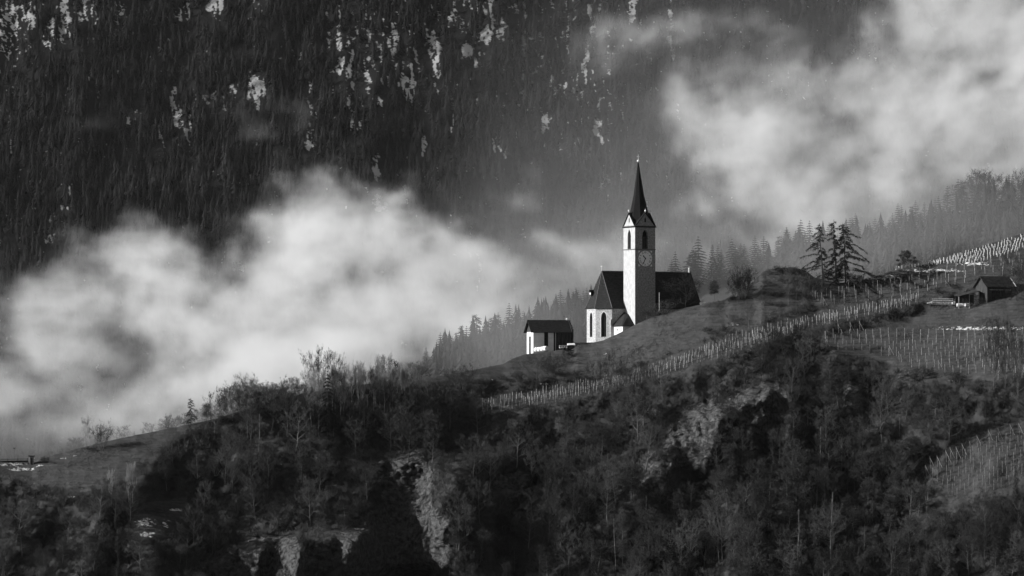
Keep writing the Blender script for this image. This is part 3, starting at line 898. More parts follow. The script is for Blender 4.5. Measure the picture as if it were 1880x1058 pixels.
# round bales in front of the barn
def bale_mesh():
    b = MB()
    n = 20
    for (xa, xb, ra, rb) in ((-0.6, -0.52, 0.5, 0.62), (-0.52, 0.52, 0.62, 0.62), (0.52, 0.6, 0.62, 0.5)):
        b.tube([(xa, 0, 0.6), (xb, 0, 0.6)], [ra, rb], n, True)
    return b.mesh("round_bale", M["wrap"])
bm_ = bale_mesh()
bl = ["white wrapped round bale nearest the white barn corner", "white wrapped round bale, second from the white barn corner", "white wrapped round bale, third in the row before the barn", "white wrapped round bale at the door end of the row"]
for i, (u, v) in enumerate(((985.5, 645.5), (991.0, 645), (996.5, 644.3), (1001.5, 643.3))):
    o = link(bpy.data.objects.new("round_bale", bm_))
    q = ray(u, v, 991.2 - i * 1.1); o.location = (float(q[0]), float(q[1]), float(q[2]) - 0.15)
    o.rotation_euler = (0, 0, math.radians(-70 + i * 6)); o.scale = (1, 1, 1.0)
    tag(o, bl[i], "bale", "wrapped round bales beside the barn")
# pale cart and covered heap between barn and church
q = ground(1034, 641.5)
cart = empty("farm_cart", (q.x, q.y - 0.2, q.z), math.radians(12))
tag(cart, "small white flat cart with raised rails by the barn's far corner", "cart")
b = MB(); b.box(-0.95, 0.95, -0.5, 0.5, 0.35, 0.47); b.build("bed", M["wrap"], cart)
for s in (-1, 1):
    b = MB(); b.box(-0.95, 0.95, s * 0.5 - 0.03, s * 0.5 + 0.03, 0.95, 1.07)
    for x in (-0.9, -0.3, 0.3, 0.9): b.box(x - 0.03, x + 0.03, s * 0.5 - 0.028, s * 0.5 + 0.028, 0.472, 0.948)
    b.build("side_rail", M["wrap"], cart)
    b = MB(); b.tube([(0.3, s * 0.56 - 0.05, 0.28), (0.3, s * 0.56 + 0.05, 0.28)], 0.28, 14); b.build("wheel", M["ink"], cart)
q = ground(1047, 640.5)
heap = empty("covered_heap", (q.x, q.y + 0.5, q.z), math.radians(10))
tag(heap, "low dark heap under a white sheet beside the churchyard wall", "heap")
b = MB(); b.box(-1.1, 0.9, -0.7, 0.5, -0.2, 0.65); b.box(-0.9, 0.8, -0.5, 0.45, 0.65, 0.85); b.build("log_stack", M["wood"], heap)
b = MB(); b.slab([(-0.7, -0.45, 1.0), (1.2, -0.45, 1.05), (1.2, 0.6, 1.45), (-0.7, 0.6, 1.4)], 0.3); b.slab([(1.203, -0.5, 0.2), (1.203, 0.5, 0.2), (1.203, 0.5, 1.25), (1.203, -0.5, 1.0)], 0.06); b.build("sheet", M["wrap"], heap)
# churchyard wall
cw = MB()
pts = [(1054, 629.5, 996), (1064, 629, 997), (1075, 629.3, 998.5), (1090, 628.8, 999), (1100, 627.5, 1001)]
for a, b in zip(pts[:-1], pts[1:]):
    A = Vector(ray(*a)); B = Vector(ray(*b)); t = (B - A).normalized(); n = Vector((-t.y, t.x, 0)).normalized() * 0.2
    cw.prism([A - n + Vector((0, 0, -1.2)), B - n + Vector((0, 0, -1.2)), B + n + Vector((0, 0, -1.2)), A + n + Vector((0, 0, -1.2))], [A - n, B - n, B + n, A + n])
tag(cw.build("churchyard_wall", M["stone"]), "low dark stone wall running from the heap to the choir", "wall")
pl = MB(); q = Vector(ray(1210.5, 566, 989.5)); pl.tube([q - Vector((0, 0, 0.8)), q + Vector((0, 0, 4.0))], 0.09, 6)
tag(pl.build("wooden_pole", M["post"]), "single pale wooden pole standing right of the church tower", "pole")
b = MB(); q = Vector(ray(1290, 557.2, 995.0)); b.box(q.x - 0.65, q.x + 0.65, q.y - 0.4, q.y + 0.4, q.z - 0.6, q.z + 0.12); b.box(q.x - 0.7, q.x + 0.7, q.y - 0.45, q.y + 0.45, q.z + 0.122, q.z + 0.2)
tag(b.build("stone_block", M["plaster"]), "low white block on the crest at the foot of the nave roof", "block")

# ------------------------------------------------------------------ wooden shed among the vineyards
ps = ground(1812.7, 556)
shed = empty("wooden_shed", (ps.x, ps.y, ps.z), math.radians(25))
tag(shed, "dark weathered wooden shed with board roof among the vineyards", "shed")
LS, WS, HS = 7.6, 5.5, 4.4
def board_wall(mb, O, T, N, W, z0, zf, seed):
    random.seed(seed)
    O, T, N = Vector(O), Vector(T), Vector(N); x = 0.0
    while x < W - 0.02:
        w = min(random.uniform(0.18, 0.32), W - x); d = random.uniform(0.0, 0.04)
        a, b = O + T * x, O + T * (x + w - 0.02)
        zt = zf((x + w / 2) / W)
        mb.prism([a + N * d + Vector((0, 0, z0)), b + N * d + Vector((0, 0, z0)), b - N * 0.05 + Vector((0, 0, z0)), a - N * 0.05 + Vector((0, 0, z0))],
                 [a + N * d + Vector((0, 0, zt)), b + N * d + Vector((0, 0, zt)), b - N * 0.05 + Vector((0, 0, zt)), a - N * 0.05 + Vector((0, 0, zt))])
        x += w
g = lambda t: HS + 2.3 * (1 - abs(2 * t - 1)) - 0.15
b = MB()
board_wall(b, (0, WS, 0), (0, -1, 0), (-1, 0, 0), WS, -2, g, 1)
board_wall(b, (LS, 0, 0), (0, 1, 0), (1, 0, 0), WS, -2, g, 2)
board_wall(b, (0.06, 0, 0), (1, 0, 0), (0, -1, 0), LS - 0.12, -2, lambda t: HS, 3)
board_wall(b, (LS - 0.06, WS, 0), (-1, 0, 0), (0, 1, 0), LS - 0.12, -2, lambda t: HS, 4)
b.build("wall", M["wood"], shed)
b = MB()
for sgn in (-1, 1):
    ye = WS / 2 + sgn * (WS / 2 + 0.55)
    pts = [(-0.6, ye, HS - 0.38), (LS + 0.6, ye, HS - 0.38), (LS + 0.6, WS / 2, HS + 2.35), (-0.6, WS / 2, HS + 2.35)]
    if sgn == 1: pts = pts[::-1]
    b.slab(pts, 0.14)
b.build("roof", M["woodroof"], shed)
b = MB(); b.tube([(LS + 0.66, -0.5, HS - 0.3), (LS + 0.66, WS / 2 - 0.5, HS + 2.0)], 0.09, 4); b.build("verge_board", M["post"], shed)
for (x0, x1) in ((1.2, 2.3), (2.6, 3.7)):
    b = MB(); b.box(x0, x1, -0.1, -0.06, -0.4, 2.9); d = b.build("door", M["woodroof"], shed)
    for zq in (0.3, 2.2):
        b = MB(); b.box(x0 + 0.02, x1 - 0.02, -0.14, -0.102, zq, zq + 0.15); b.build("door_batten", M["wood"], d)
b = MB(); b.box(0.6, 7.0, -0.09, -0.055, 3.2, 3.35); b.build("rail_board", M["post"], shed)
# lean-to shelter
q = ground(1786, 563)
lt = empty("lean_to", (q.x, q.y + 1.0, q.z), math.radians(15))
tag(lt, "low open lean-to with sloping roof against the shed's left end", "shelter")
b = MB(); b.slab([(-4.2, -1.2, 2.6), (1.6, -1.2, 3.9), (1.6, 1.8, 4.3), (-4.2, 1.8, 3.0)], 0.12); b.build("roof", M["woodroof"], lt)
for x, y in ((-4.0, -1.0), (-1.2, -1.0), (1.4, -1.0)):
    b = MB(); b.tube([(x, y, -0.5), (x, y, 2.6 + (x + 4.2) * 0.22)], 0.09, 5); b.build("support_post", M["post"], lt)
b = MB(); b.box(-4.0, 1.4, 1.5, 1.6, -0.6, 3.0); b.build("back_wall", M["wood"], lt)
b = MB()
for k in range(4): b.box(0.0 + k * 0.36, 0.3 + k * 0.36, -1.15, -1.05, 0.4, 3.0)
b.build("board_screen", M["post"], lt)
# rail fence
q0, q1 = ground(1711, 562), ground(1750, 563)
rf_ = empty("rail_fence", q0, math.atan2(q1.y - q0.y, q1.x - q0.x)); Lf = (q1 - q0).length
tag(rf_, "short pale rail fence with four horizontal rails left of the shed", "fence")
dz_ = (q1.z - q0.z) / Lf
for k in range(4):
    b = MB(); b.prism([(0, -0.04, 0.45 + k * 0.42), (Lf, -0.04, 0.6 + k * 0.42 + dz_ * Lf), (Lf, 0.0, 0.6 + k * 0.42 + dz_ * Lf), (0, 0.0, 0.45 + k * 0.42)],
                      [(0, -0.04, 0.57 + k * 0.42), (Lf, -0.04, 0.76 + k * 0.42 + dz_ * Lf), (Lf, 0.0, 0.76 + k * 0.42 + dz_ * Lf), (0, 0.0, 0.57 + k * 0.42)])
    b.build("rail", M["post"], rf_)
for x in (0.3, Lf * 0.5, Lf - 0.2):
    b = MB(); b.box(x - 0.06, x + 0.06, 0.005, 0.11, -0.3, 2.1); b.build("fence_post", M["wood"], rf_)
wl = ["long white wrapped bale lying right of the rail fence", "white wrapped bale, middle of the line before the lean-to", "short white wrapped bale nearest the round dark bush"]
for i, (u, v, L_) in enumerate(((1755, 560, 2.1), (1764, 563.5, 2.2), (1776, 563, 1.3))):
    q = ground(u, v); b = MB()
    b.tube([(-L_ / 2, 0, 0.42), (-L_ / 2 + 0.1, 0, 0.42), (L_ / 2 - 0.1, 0, 0.42), (L_ / 2, 0, 0.42)], [0.36, 0.45, 0.45, 0.36], 14)
    o = b.build("wrapped_bale", M["wrap"]); o.location = q; o.rotation_euler = (0, 0, math.radians(6 + 4 * i))
    tag(o, wl[i], "bale", "white wrapped bales in front of the lean-to")

# ------------------------------------------------------------------ terrace at far left: rail, hut, lamp
A, B = ground(-120, 848), ground(52, 846.5)
ft = empty("terrace_fence", A, math.atan2(B.y - A.y, B.x - A.x)); Lt = (B - A).length
tag(ft, "long low dark rail fence along the terrace edge at the far left", "fence")
zb = (B.z - A.z)
for (h0, h1) in ((0.15, 0.55), (0.85, 0.97)):
    b = MB(); b.prism([(0, -0.05, h0), (Lt, -0.05, h0 + zb), (Lt, 0.05, h0 + zb), (0, 0.05, h0)], [(0, -0.05, h1), (Lt, -0.05, h1 + zb), (Lt, 0.05, h1 + zb), (0, 0.05, h1)])
    b.build("rail", M["woodroof"], ft)
k = 0.5
while k < Lt:
    b = MB(); b.box(k - 0.06, k + 0.06, 0.055, 0.16, -0.4 + zb * k / Lt, 1.1 + zb * k / Lt); b.build("fence_post", M["woodroof"], ft); k += 2.4
q = ground(26, 847)
lamp = empty("street_lamp", q, 0)
tag(lamp, "thin street lamp on the terrace at the far left edge", "street lamp")
b = MB(); b.tube([(0, 0.2, -0.2), (0, 0.2, 3.2)], [0.05, 0.035], 6); b.build("pole", M["trim"], lamp)
b = MB(); b.prism([(-0.22, 0.02, 3.1), (0.22, 0.02, 3.1), (0.22, 0.38, 3.1), (-0.22, 0.38, 3.1)], [(-0.28, -0.02, 3.4), (0.28, -0.02, 3.4), (0.28, 0.42, 3.4), (-0.28, 0.42, 3.4)]); b.build("lamp_head", M["trim"], lamp)
q = ground(58, 852)
hut = empty("small_hut", q, math.radians(10))
tag(hut, "tiny flat-roofed hut at the end of the terrace fence", "hut")
b = MB(); b.box(-0.5, 0.5, -0.4, 0.6, -0.4, 1.75); b.build("wall", M["stone"], hut)
b = MB(); b.slab([(-0.75, -0.6, 1.85), (0.75, -0.6, 1.85), (0.75, 0.8, 2.05), (-0.75, 0.8, 2.05)], 0.14); b.build("roof", M["woodroof"], hut)
b = MB(); b.box(-0.2, 0.2, -0.43, -0.403, -0.2, 1.4); b.build("door", M["wood"], hut)

# ------------------------------------------------------------------ plant prototypes (meshes only)
def rvec(s=1.0):
    return Vector((random.gauss(0, s), random.gauss(0, s), random.gauss(0, s)))
def grow(tr, cr, p, d, L, r, lvl, maxl, twig, tw_w, up=0.15, nsub=(3, 5), bend=0.25):
    """recursive limb: tapered tube, then sub-limbs; last level are twigs"""
    n = 3
    pts = [p]; dd = d.normalized()
    for i in range(n):
        dd = (dd + rvec(bend * 0.45) + Vector((0, 0, up * 0.4))).normalized()
        pts.append(pts[-1] + dd * (L / n))
    mb = tr if lvl <= 1 else cr
    mb.tube(pts, [r * (1 - 0.7 * i / n) for i in range(n + 1)], 4 if lvl <= 1 else 3, False)
    if lvl >= maxl:
        for k in range(twig):
            t = random.uniform(0.1, 1.0); i = min(int(t * n), n - 1); f = t * n - i
            q = pts[i].lerp(pts[i + 1], f)
            dr = (dd * 0.7 + rvec(0.55) + Vector((0, 0, up))).normalized()
            q2 = q + dr * random.uniform(0.35, 1.0) * L * 0.6
            cr.sliver(q, q2, tw_w)
            for _ in range(2):
                m = q.lerp(q2, random.uniform(0.2, 0.8))
                cr.sliver(m, m + (dr + rvec(0.5)).normalized() * L * random.uniform(0.15, 0.35), tw_w * 0.7)
        return
    for k in range(random.randint(*nsub)):
        t = random.uniform(0.3, 1.0); i = min(int(t * n), n - 1); f = t * n - i
        q = pts[i].lerp(pts[i + 1], f)
        dr = (dd * 0.75 + rvec(0.5) + Vector((0, 0, up))).normalized()
        grow(tr, cr, q, dr, L * random.uniform(0.5, 0.72), r * 0.5 * (1 - 0.3 * t), lvl + 1, maxl, twig, tw_w, up, nsub, bend)
def bare_tree(seed, h=10.0, first=0.25, up=0.25, wide=0.55, bark="bark", tw="twig", nl=14, tw_w=0.03, twig=8):
    random.seed(seed)
    tr, cr = MB(), MB()
    n = 7; pts = [Vector((0, 0, -0.5))]
    lean = Vector((random.uniform(-0.08, 0.08), random.uniform(-0.08, 0.08), 1))
    for i in range(n):
        pts.append(pts[-1] + (lean + rvec(0.07)).normalized() * (h * 0.92 + 0.5) / n)
    r0 = h * 0.016
    tr.tube(pts, [r0 * (1 - 0.88 * i / n) for i in range(n + 1)], 6)
    for k in range(nl):
        t = first + (1 - first) * (k + random.random()) / nl * 0.97
        i = min(int(t * n), n - 1); q = pts[i].lerp(pts[i + 1], t * n - i)
        a = k * 2.4 + random.uniform(-0.5, 0.5)
        L = h * wide * 0.62 * (0.45 + 0.9 * math.sin(math.pi * min(1, (1.08 - t) / (1.05 - first) * 0.75 + 0.05)))
        d = Vector((math.cos(a), math.sin(a), 0.35 + up * 2 * t))
        grow(tr, cr, q, d, L * 0.75, r0 * 0.42 * (1.1 - 0.7 * t), 1, 3, twig, tw_w, up)
    return tr.mesh("trunk", M[bark]), cr.mesh("crown", M[tw])
def shrub(seed, h=4.0, tw="twig", w=0.6, stems=9, twig=6):
    random.seed(seed)
    tr, cr = MB(), MB()
    for k in range(stems):
        a = k * 2.4; s = random.uniform(0.15, w)
        d = Vector((math.cos(a) * s, math.sin(a) * s, 0.8))
        grow(tr, cr, Vector((math.cos(a) * 0.25, math.sin(a) * 0.25, -0.2)), d, h * random.uniform(0.5, 0.75), 0.05, 1, 3, twig, 0.02, 0.2, (3, 5))
    return tr.mesh("stems", M["bark"]), cr.mesh("crown", M[tw])
def spruce(seed, h=12.0, w=0.2, mat="needle", whorls=22):
    random.seed(seed)
    tr, cr = MB(), MB()
    tr.tube([(0, 0, -0.5), (0, 0, h * 0.98)], [h * 0.016, 0.02], 6)
    for l in range(whorls):
        t = l / (whorls - 1); z = h * (0.97 - 0.87 * t)
        R = h * w * (0.06 + t ** 0.8) * random.uniform(0.8, 1.15)
        for k in range(7):
            a = k * 0.9 + l * 0.7 + random.uniform(-0.3, 0.3); r = R * random.uniform(0.65, 1.15)
            d = Vector((math.cos(a), math.sin(a), 0)); sd = Vector((-d.y, d.x, 0))
            p = Vector((0, 0, z)); e = p + d * r + Vector((0, 0, -0.35 * r))
            m = 9
            for j in range(m):
                s = (j + 0.6) / m; q = p.lerp(e, s) + Vector((0, 0, 0.1 * r * math.sin(s * 3)))
                L = r * 0.34 * (1.15 - s)+0.12
                for sg in (-1, 1):
                    cr.sliver(q - d * 0.1, q + (sd * sg * 0.9 + d * 0.55 + Vector((0, 0, -0.35))).normalized() * L, 0.09)
            cr.sliver(p, e, 0.10)
    return tr.mesh("trunk", M["bark"]), cr.mesh("crown", M[mat])
def pine(seed, h=9.0, clumps=16, w=0.36, low=0.35, size=0.14):
    random.seed(seed)
    tr, cr = MB(), MB()
    pts = [Vector((0, 0, -0.5))]
    for i in range(5): pts.append(pts[-1] + (Vector((0, 0, 1)) + rvec(0.08)).normalized() * (h * 0.9 + 0.5) / 5)
    tr.tube(pts, [h * 0.018 * (1 - 0.75 * i / 5) for i in range(6)], 6)
    for k in range(clumps):
        t = low + (1.0 - low) * (k + 0.5) / clumps; i = min(int(t * 5), 4); q = pts[i].lerp(pts[i + 1], t * 5 - i)
        a = k * 2.4 + random.uniform(-0.4, 0.4); R = h * w * random.uniform(0.35, 1.0) * math.sqrt(max(0.05, 1.08 - t)) * 1.1
        c = q + Vector((math.cos(a) * R, math.sin(a) * R, R * 0.25))
        tr.tube([q, q.lerp(c, 0.6) - Vector((0, 0, 0.1)), c], [0.07, 0.05, 0.03], 4, False)
        s = h * size * random.uniform(0.7, 1.25)
        for _ in range(190):
            p = c + Vector((random.gauss(0, s * 0.55), random.gauss(0, s * 0.55), random.gauss(0, s * 0.32)))
            cr.sliver(p, p + (rvec(0.6) + Vector((0, 0, 0.5))).normalized() * 0.45, 0.05)
    return tr.mesh("trunk", M["bark"]), cr.mesh("crown", M["needle"])
def larch(seed, h=17.0, w=0.28, skew=0.0, low=0.12, n=46, dens=1.0, lean=0.0, botw=1.0):
    random.seed(seed)
    tr, cr = MB(), MB()
    K = 8; pts = [Vector((0, 0, -0.6))]
    for i in range(K): pts.append(pts[-1] + (Vector((lean, 0, 1)) + rvec(0.05)).normalized() * (h + 0.6) / K)
    tr.tube(pts, [h * 0.0135 * (1 - 0.9 * i / K) + 0.02 for i in range(K + 1)], 6)
    for k in range(n):
        t = low + (0.98 - low) * (k + random.random() * 0.8) / n
        i = min(int(t * K), K - 1); q = pts[i].lerp(pts[i + 1], t * K - i)
        a = random.uniform(0, 6.28)
        R = h * w * (0.12 + (1 - t) ** 0.75 * botw) * random.choice((0.35, 0.6, 0.8, 1.0, 1.0, 1.3)) * random.uniform(0.85, 1.15) * (1 + skew * math.cos(a))
        d = Vector((math.cos(a), math.sin(a), 0)); dr_ = random.uniform(0.2, 0.6)
        bp = [q]; 
        for j in range(1, 6):
            s = j / 5
            bp.append(q + d * R * s + Vector((0, 0, R * (0.12 * s - dr_ * s * s))) + rvec(0.06 * R * 0.5))
        tr.tube(bp, [0.075 * (1 - 0.85 * j / 5) * (0.5 + 0.6 * (1 - t)) for j in range(6)], 3, False)
        for _ in range(int(46 * dens * (0.4 + R / 3))):
            s = random.uniform(0.15, 1); j = min(int(s * 5), 4); p = bp[j].lerp(bp[j + 1], s * 5 - j)
            e = p + Vector((random.gauss(0, 0.28), random.gauss(0, 0.28), -abs(random.gauss(0.15, 0.3)))) + d * random.uniform(0, 0.5)
            cr.sliver(p, e, 0.045)
            m_ = p.lerp(e, 0.6); cr.sliver(m_, m_ + rvec(0.25), 0.035)
    return tr.mesh("trunk", M["darktwig"]), cr.mesh("crown", M["larch"])
def dead_stem(seed, h=8.0):
    random.seed(seed)
    tr, cr = MB(), MB()
    pts = [Vector((0, 0, -0.4))]
    for i in range(6): pts.append(pts[-1] + (Vector((0, 0, 1)) + rvec(0.05)).normalized() * (h + 0.4) / 6)
    tr.tube(pts, [0.065 * (1 - 0.7 * i / 6) for i in range(7)], 5)
    for k in range(16):
        t = random.uniform(0.35, 0.98); i = min(int(t * 6), 5); q = pts[i].lerp(pts[i + 1], t * 6 - i)
        a = random.uniform(0, 6.28); L = random.uniform(0.5, 1.6) * (1.2 - t)
        e = q + Vector((math.cos(a) * L, math.sin(a) * L, random.uniform(-0.1, 0.5)))
        cr.sliver(q, e, 0.03)
        for _ in range(5):
            m = q.lerp(e, random.uniform(0.3, 1)); cr.sliver(m, m + rvec(0.35), 0.015)
    return tr.mesh("trunk", M["deadwood"]), cr.mesh("branches", M["twig"])
PR = dict(
    bare=[bare_tree(100 + i, 10.0, 0.22, 0.25, 0.62) for i in range(6)],
    darkbare=[bare_tree(140 + i, 10.0, 0.18, 0.12, 0.85, "darktwig", "darktwig", 14, 0.03, 8) for i in range(3)],
    pale=[bare_tree(160 + i, 12.0, 0.25, 0.5, 0.55, "birch", "paletwig", 16) for i in range(4)],
    shrub=[shrub(200 + i) for i in range(5)],
    darkshrub=[shrub(230 + i, 4.0, "darktwig", 0.75, 11, 8) for i in range(2)],
    spruce=[spruce(300 + i, 12.0, 0.2) for i in range(3)],
    broadspruce=[spruce(320 + i, 12.0, 0.27, "needle", 18) for i in range(2)],
    pine=[pine(400 + i) for i in range(4)],
    roundpine=[pine(430, 6.0, 22, 0.62, 0.1, 0.12)],
    larch=[larch(500 + i, 12.0, 0.3) for i in range(3)],
    stem=[dead_stem(600 + i) for i in range(3)],
)
HT = dict(bare=10, darkbare=10, pale=12, shrub=4, darkshrub=4, spruce=12, broadspruce=12, pine=9, roundpine=6, larch=12, stem=8)
NAMES = dict(bare="bare_tree", darkbare="bare_tree", pale="birch_tree", shrub="shrub", darkshrub="shrub", spruce="spruce_tree", broadspruce="spruce_tree", pine="pine_tree", roundpine="pine_tree", larch="larch_tree", stem="dead_tree")
PN = dict(shrub=("stems", "crown"), darkshrub=("stems", "crown"), stem=("trunk", "branches"))
def plant(kind, P_, hm, label, group=None, wide=1.0, var=None, rz=None, cat="tree", custom=None):
    if custom is None:
        ms = PR[kind]; m = ms[(random.randrange(len(ms)) if var is None else var) % len(ms)]; h0 = HT[kind]
    else:
        m, h0 = custom
    s = hm / h0
    r = empty(NAMES[kind], P_, random.uniform(0, 6.28) if rz is None else rz)
    r.scale = (s * wide, s * wide, s)
    pn = PN.get(kind, ("trunk", "crown"))
    link(bpy.data.objects.new(pn[0], m[0]), r); link(bpy.data.objects.new(pn[1], m[1]), r)
    return tag(r, label, cat, group)
def px(u, vb, vt):
    """base point and height in metres for a plant standing at pixel (u, vb) whose top is at vt"""
    g = ground(u, vb)
    return g, (vb - vt) / F * g.y

random.seed(42)
# ---- individually placed plants of the skyline and slopes
SPEC = [
    ("pale", 158, 824, 776, 0.8, "slender birch alone on the meadow crest at the left", None),
    ("shrub", 187, 824, 779, 0.75, "dense many-stemmed bare shrub right of the lone birch", None),
    ("darkshrub", 84, 849, 838, 1.6, "low dark round bush beside the tiny hut", None),
    ("darkshrub", 168, 828, 820, 2.6, "low dark thicket between the birch and the many-stemmed shrub", None),
    ("bare", 310, 800, 768, 0.7, "small bare tree where the left meadow meets the wood", None),
    ("larch", 350, 780, 731, 1.0, "larch with level branches standing on the skyline left of the dark pine", None),
    ("pine", 379, 775, 741, 1.1, "round dark pine on the skyline beside the larch", None),
    ("bare", 408, 770, 721, 0.6, "narrow bare tree right of the dark skyline pine", None),
    ("bare", 420, 772, 722, 0.6, "narrow bare tree on the skyline between two pines", None),
    ("bare", 447, 768, 722, 0.8, "spreading bare tree at the left of the pine clump", None),
    ("pine", 476, 762, 716, 1.1, "leftmost pine of the clump on the wooded skyline", None),
    ("pine", 497, 760, 711, 1.2, "taller middle pine of the clump on the wooded skyline", None),
    ("pine", 516, 757, 708, 1.1, "rightmost pine of the clump on the wooded skyline", None),
    ("bare", 541, 752, 704, 0.8, "bare tree just right of the skyline pine clump", None),
    ("bare", 574, 760, 668, 0.62, "tall bare tree left of the black spruce", None),
    ("bare", 592, 755, 660, 0.6, "tallest bare tree, directly behind the black spruce", None),
    ("broadspruce", 601, 800, 678, 0.7, "single black spruce standing among the pale bare trees", None),
    ("bare", 615, 752, 668, 0.55, "bare tree just right of the black spruce", None),
    ("darkbare", 805, 800, 726, 1.05, "dark spreading oak on the slope below the meadow edge", None),
    ("darkbare", 750, 850, 768, 0.95, "dark spreading tree above the rock outcrop", None),
    ("darkbare", 855, 712, 676, 1.0, "small dark tree on the meadow edge below the barn slope", None),
    ("darkbare", 985, 712, 664, 1.2, "dark bare tree left end of the long vineyard band", None),
    ("darkbare", 1020, 700, 664, 1.1, "dark bare tree in the meadow hollow under the barn", None),
    ("darkbare", 1122, 745, 665, 0.6, "upright dark tree crossing the long vineyard band", None),
    ("darkbare", 1098, 740, 680, 0.7, "leaning dark tree left of the upright one in the vineyard band", None),
    ("darkbare", 1335, 672, 612, 0.75, "dark bare tree before the middle of the vineyard band", None),
    ("bare", 1285, 690, 650, 0.9, "grey bare tree below the vineyard band", None),
    ("pine", 1312, 549, 508, 0.85, "small airy round-crowned tree on the crest right of the church", None),
    ("darkshrub", 1365, 548, 494, 0.8, "large dark dome-shaped shrub on the crest left of the mound", None),
    ("darkshrub", 1350, 545, 508, 0.9, "dark shrub at the left foot of the large dome-shaped one", None),
    ("bare", 1374, 603, 560, 0.7, "pale forked little tree in front of the mound", None),
    ("bare", 1448, 560, 506, 0.4, "thin taller sapling in front of the mound", None),
    ("bare", 1462, 550, 512, 0.4, "thin shorter sapling in front of the mound, on the larch side", None),
    ("roundpine", 1665, 491, 458, 1.0, "small dark round pine alone among the upper vineyards", None),
    ("darkbare", 1866, 552, 488, 0.9, "dark bare tree rising behind the wooden shed", None),
    ("darkbare", 1880, 560, 500, 0.9, "dark bare tree at the right edge beside the shed", None),
    ("darkshrub", 1777, 565, 543, 0.9, "round dark bush in front of the lean-to", None),
    ("darkshrub", 1800, 560, 546, 0.8, "small dark bush at the shed's corner", None),
    ("bare", 1825, 715, 610, 0.5, "tall bare tree at the lower corner of the right vineyard", None),
    ("bare", 1845, 720, 608, 0.5, "tall bare forked tree beside the right vineyard's lower corner", None),
    ("bare", 1868, 735, 640, 0.6, "bare tree at the right edge below the vineyard", None),
    ("spruce", 1865, 915, 850, 0.7, "dark ragged spruce before the lower right vineyard", None),
    ("pale", 205, 925, 872, 0.5, "left of the thin white birches below the left meadow", None),
    ("pale", 236, 922, 865, 0.45, "middle thin white birch below the left meadow", None),
    ("pale", 243, 922, 862, 0.45, "right thin white birch below the left meadow", None),
    ("darkbare", 290, 880, 830, 0.9, "crooked dark tree at the lower edge of the left meadow", None),
    ("bare", 318, 860, 790, 0.6, "bare tree rising at the right edge of the left meadow", None),
]
for kind, u, vb, vt, w, lab, g in SPEC:
    P_, h = px(u, vb, vt)
    plant(kind, P_, h, lab, g, w, cat="shrub" if "shrub" in kind else "tree")
# apple-like tree in front of the nave, bare brush at the tower's foot
P_ = Vector(ray(1259, 573, 992.0)); plant("darkbare", P_, 7.6, "round bare fruit tree in front of the dark nave roof", None, 1.15)
for i, (u, lab) in enumerate(((1190, "bare brush at the foot of the tower's front"), (1204, "bare brush at the tower's right corner"), (1222, "bare brush between the tower and the round fruit tree"))):
    P_ = Vector(ray(u, float(ridge_v(u)) + 1, 991.0)); plant("shrub", P_, 3.4, lab, "bare shrubs along the church front", 1.3, cat="shrub")
# the three skyline larches
LG = "three old larches on the crest beside the mound"
for (u, vb, vt, seed, kw, lab) in (
        (1512, 524, 409, 71, dict(w=0.27, low=0.15, n=44, dens=1.5, lean=-0.05, botw=1.1, skew=-0.45), "left larch of the crest trio, leaning with a ragged open crown"),
        (1534, 524, 403, 72, dict(w=0.27, low=0.12, n=50, dens=1.5, lean=-0.01, botw=0.8), "tallest middle larch of the crest trio"),
        (1553, 524, 409, 73, dict(w=0.44, low=0.05, n=72, dens=1.5, lean=-0.02, botw=1.0, skew=0.45), "right larch of the crest trio with long drooping lower branches")):
    P_, h = px(u, vb, vt)
    plant("larch", P_, h, lab, LG, 1.0, rz=0.0, custom=(larch(seed, h, **kw), h))

# pale wood on the skyline between the spruce and the meadow
random.seed(5)
n = 0
for i in range(30):
    u = 560 + 225 * (i + random.random()) / 30
    vt = np.interp(u, [560, 640, 680, 720, 760, 790], [700, 680, 670, 668, 680, 698]) + random.uniform(0, 22)
    vb = np.interp(u, [560, 780], [772, 720]) + random.uniform(-14, 22)
    if abs(u - 601) < 15: vb = 752
    P_, h = px(u, vb, vt)
    plant("pale" if i % 5 else "bare", P_, h, "tall pale bare tree in the skyline wood left of the meadow", "pale bare trees of the skyline wood", 0.75 * random.uniform(0.8, 1.1))

# pale dead stems in the dark lower wood
for (u, vt, vb) in ((1651, 752, 802), (1505, 783, 884), (1412, 902, 956), (1445, 920, 960), (1499, 900, 952), (1526, 903, 1030), (1464, 934, 1052), (1586, 962, 1022), (1341, 840, 872), (1562, 820, 870), (1620, 815, 860),
                    (1130, 952, 1050), (990, 1010, 1056), (1320, 985, 1050), (1185, 910, 980), (1700, 930, 990), (1268, 905, 960), (1390, 850, 880), (475, 760, 850), (362, 830, 880), (1250, 1000, 1050), (1053, 890, 950)):
    P_, h = px(u, vb, vt)
    plant("stem", P_, h, "thin pale bare stem standing in the dark lower wood", "pale bare stems in the lower wood", 1.0)

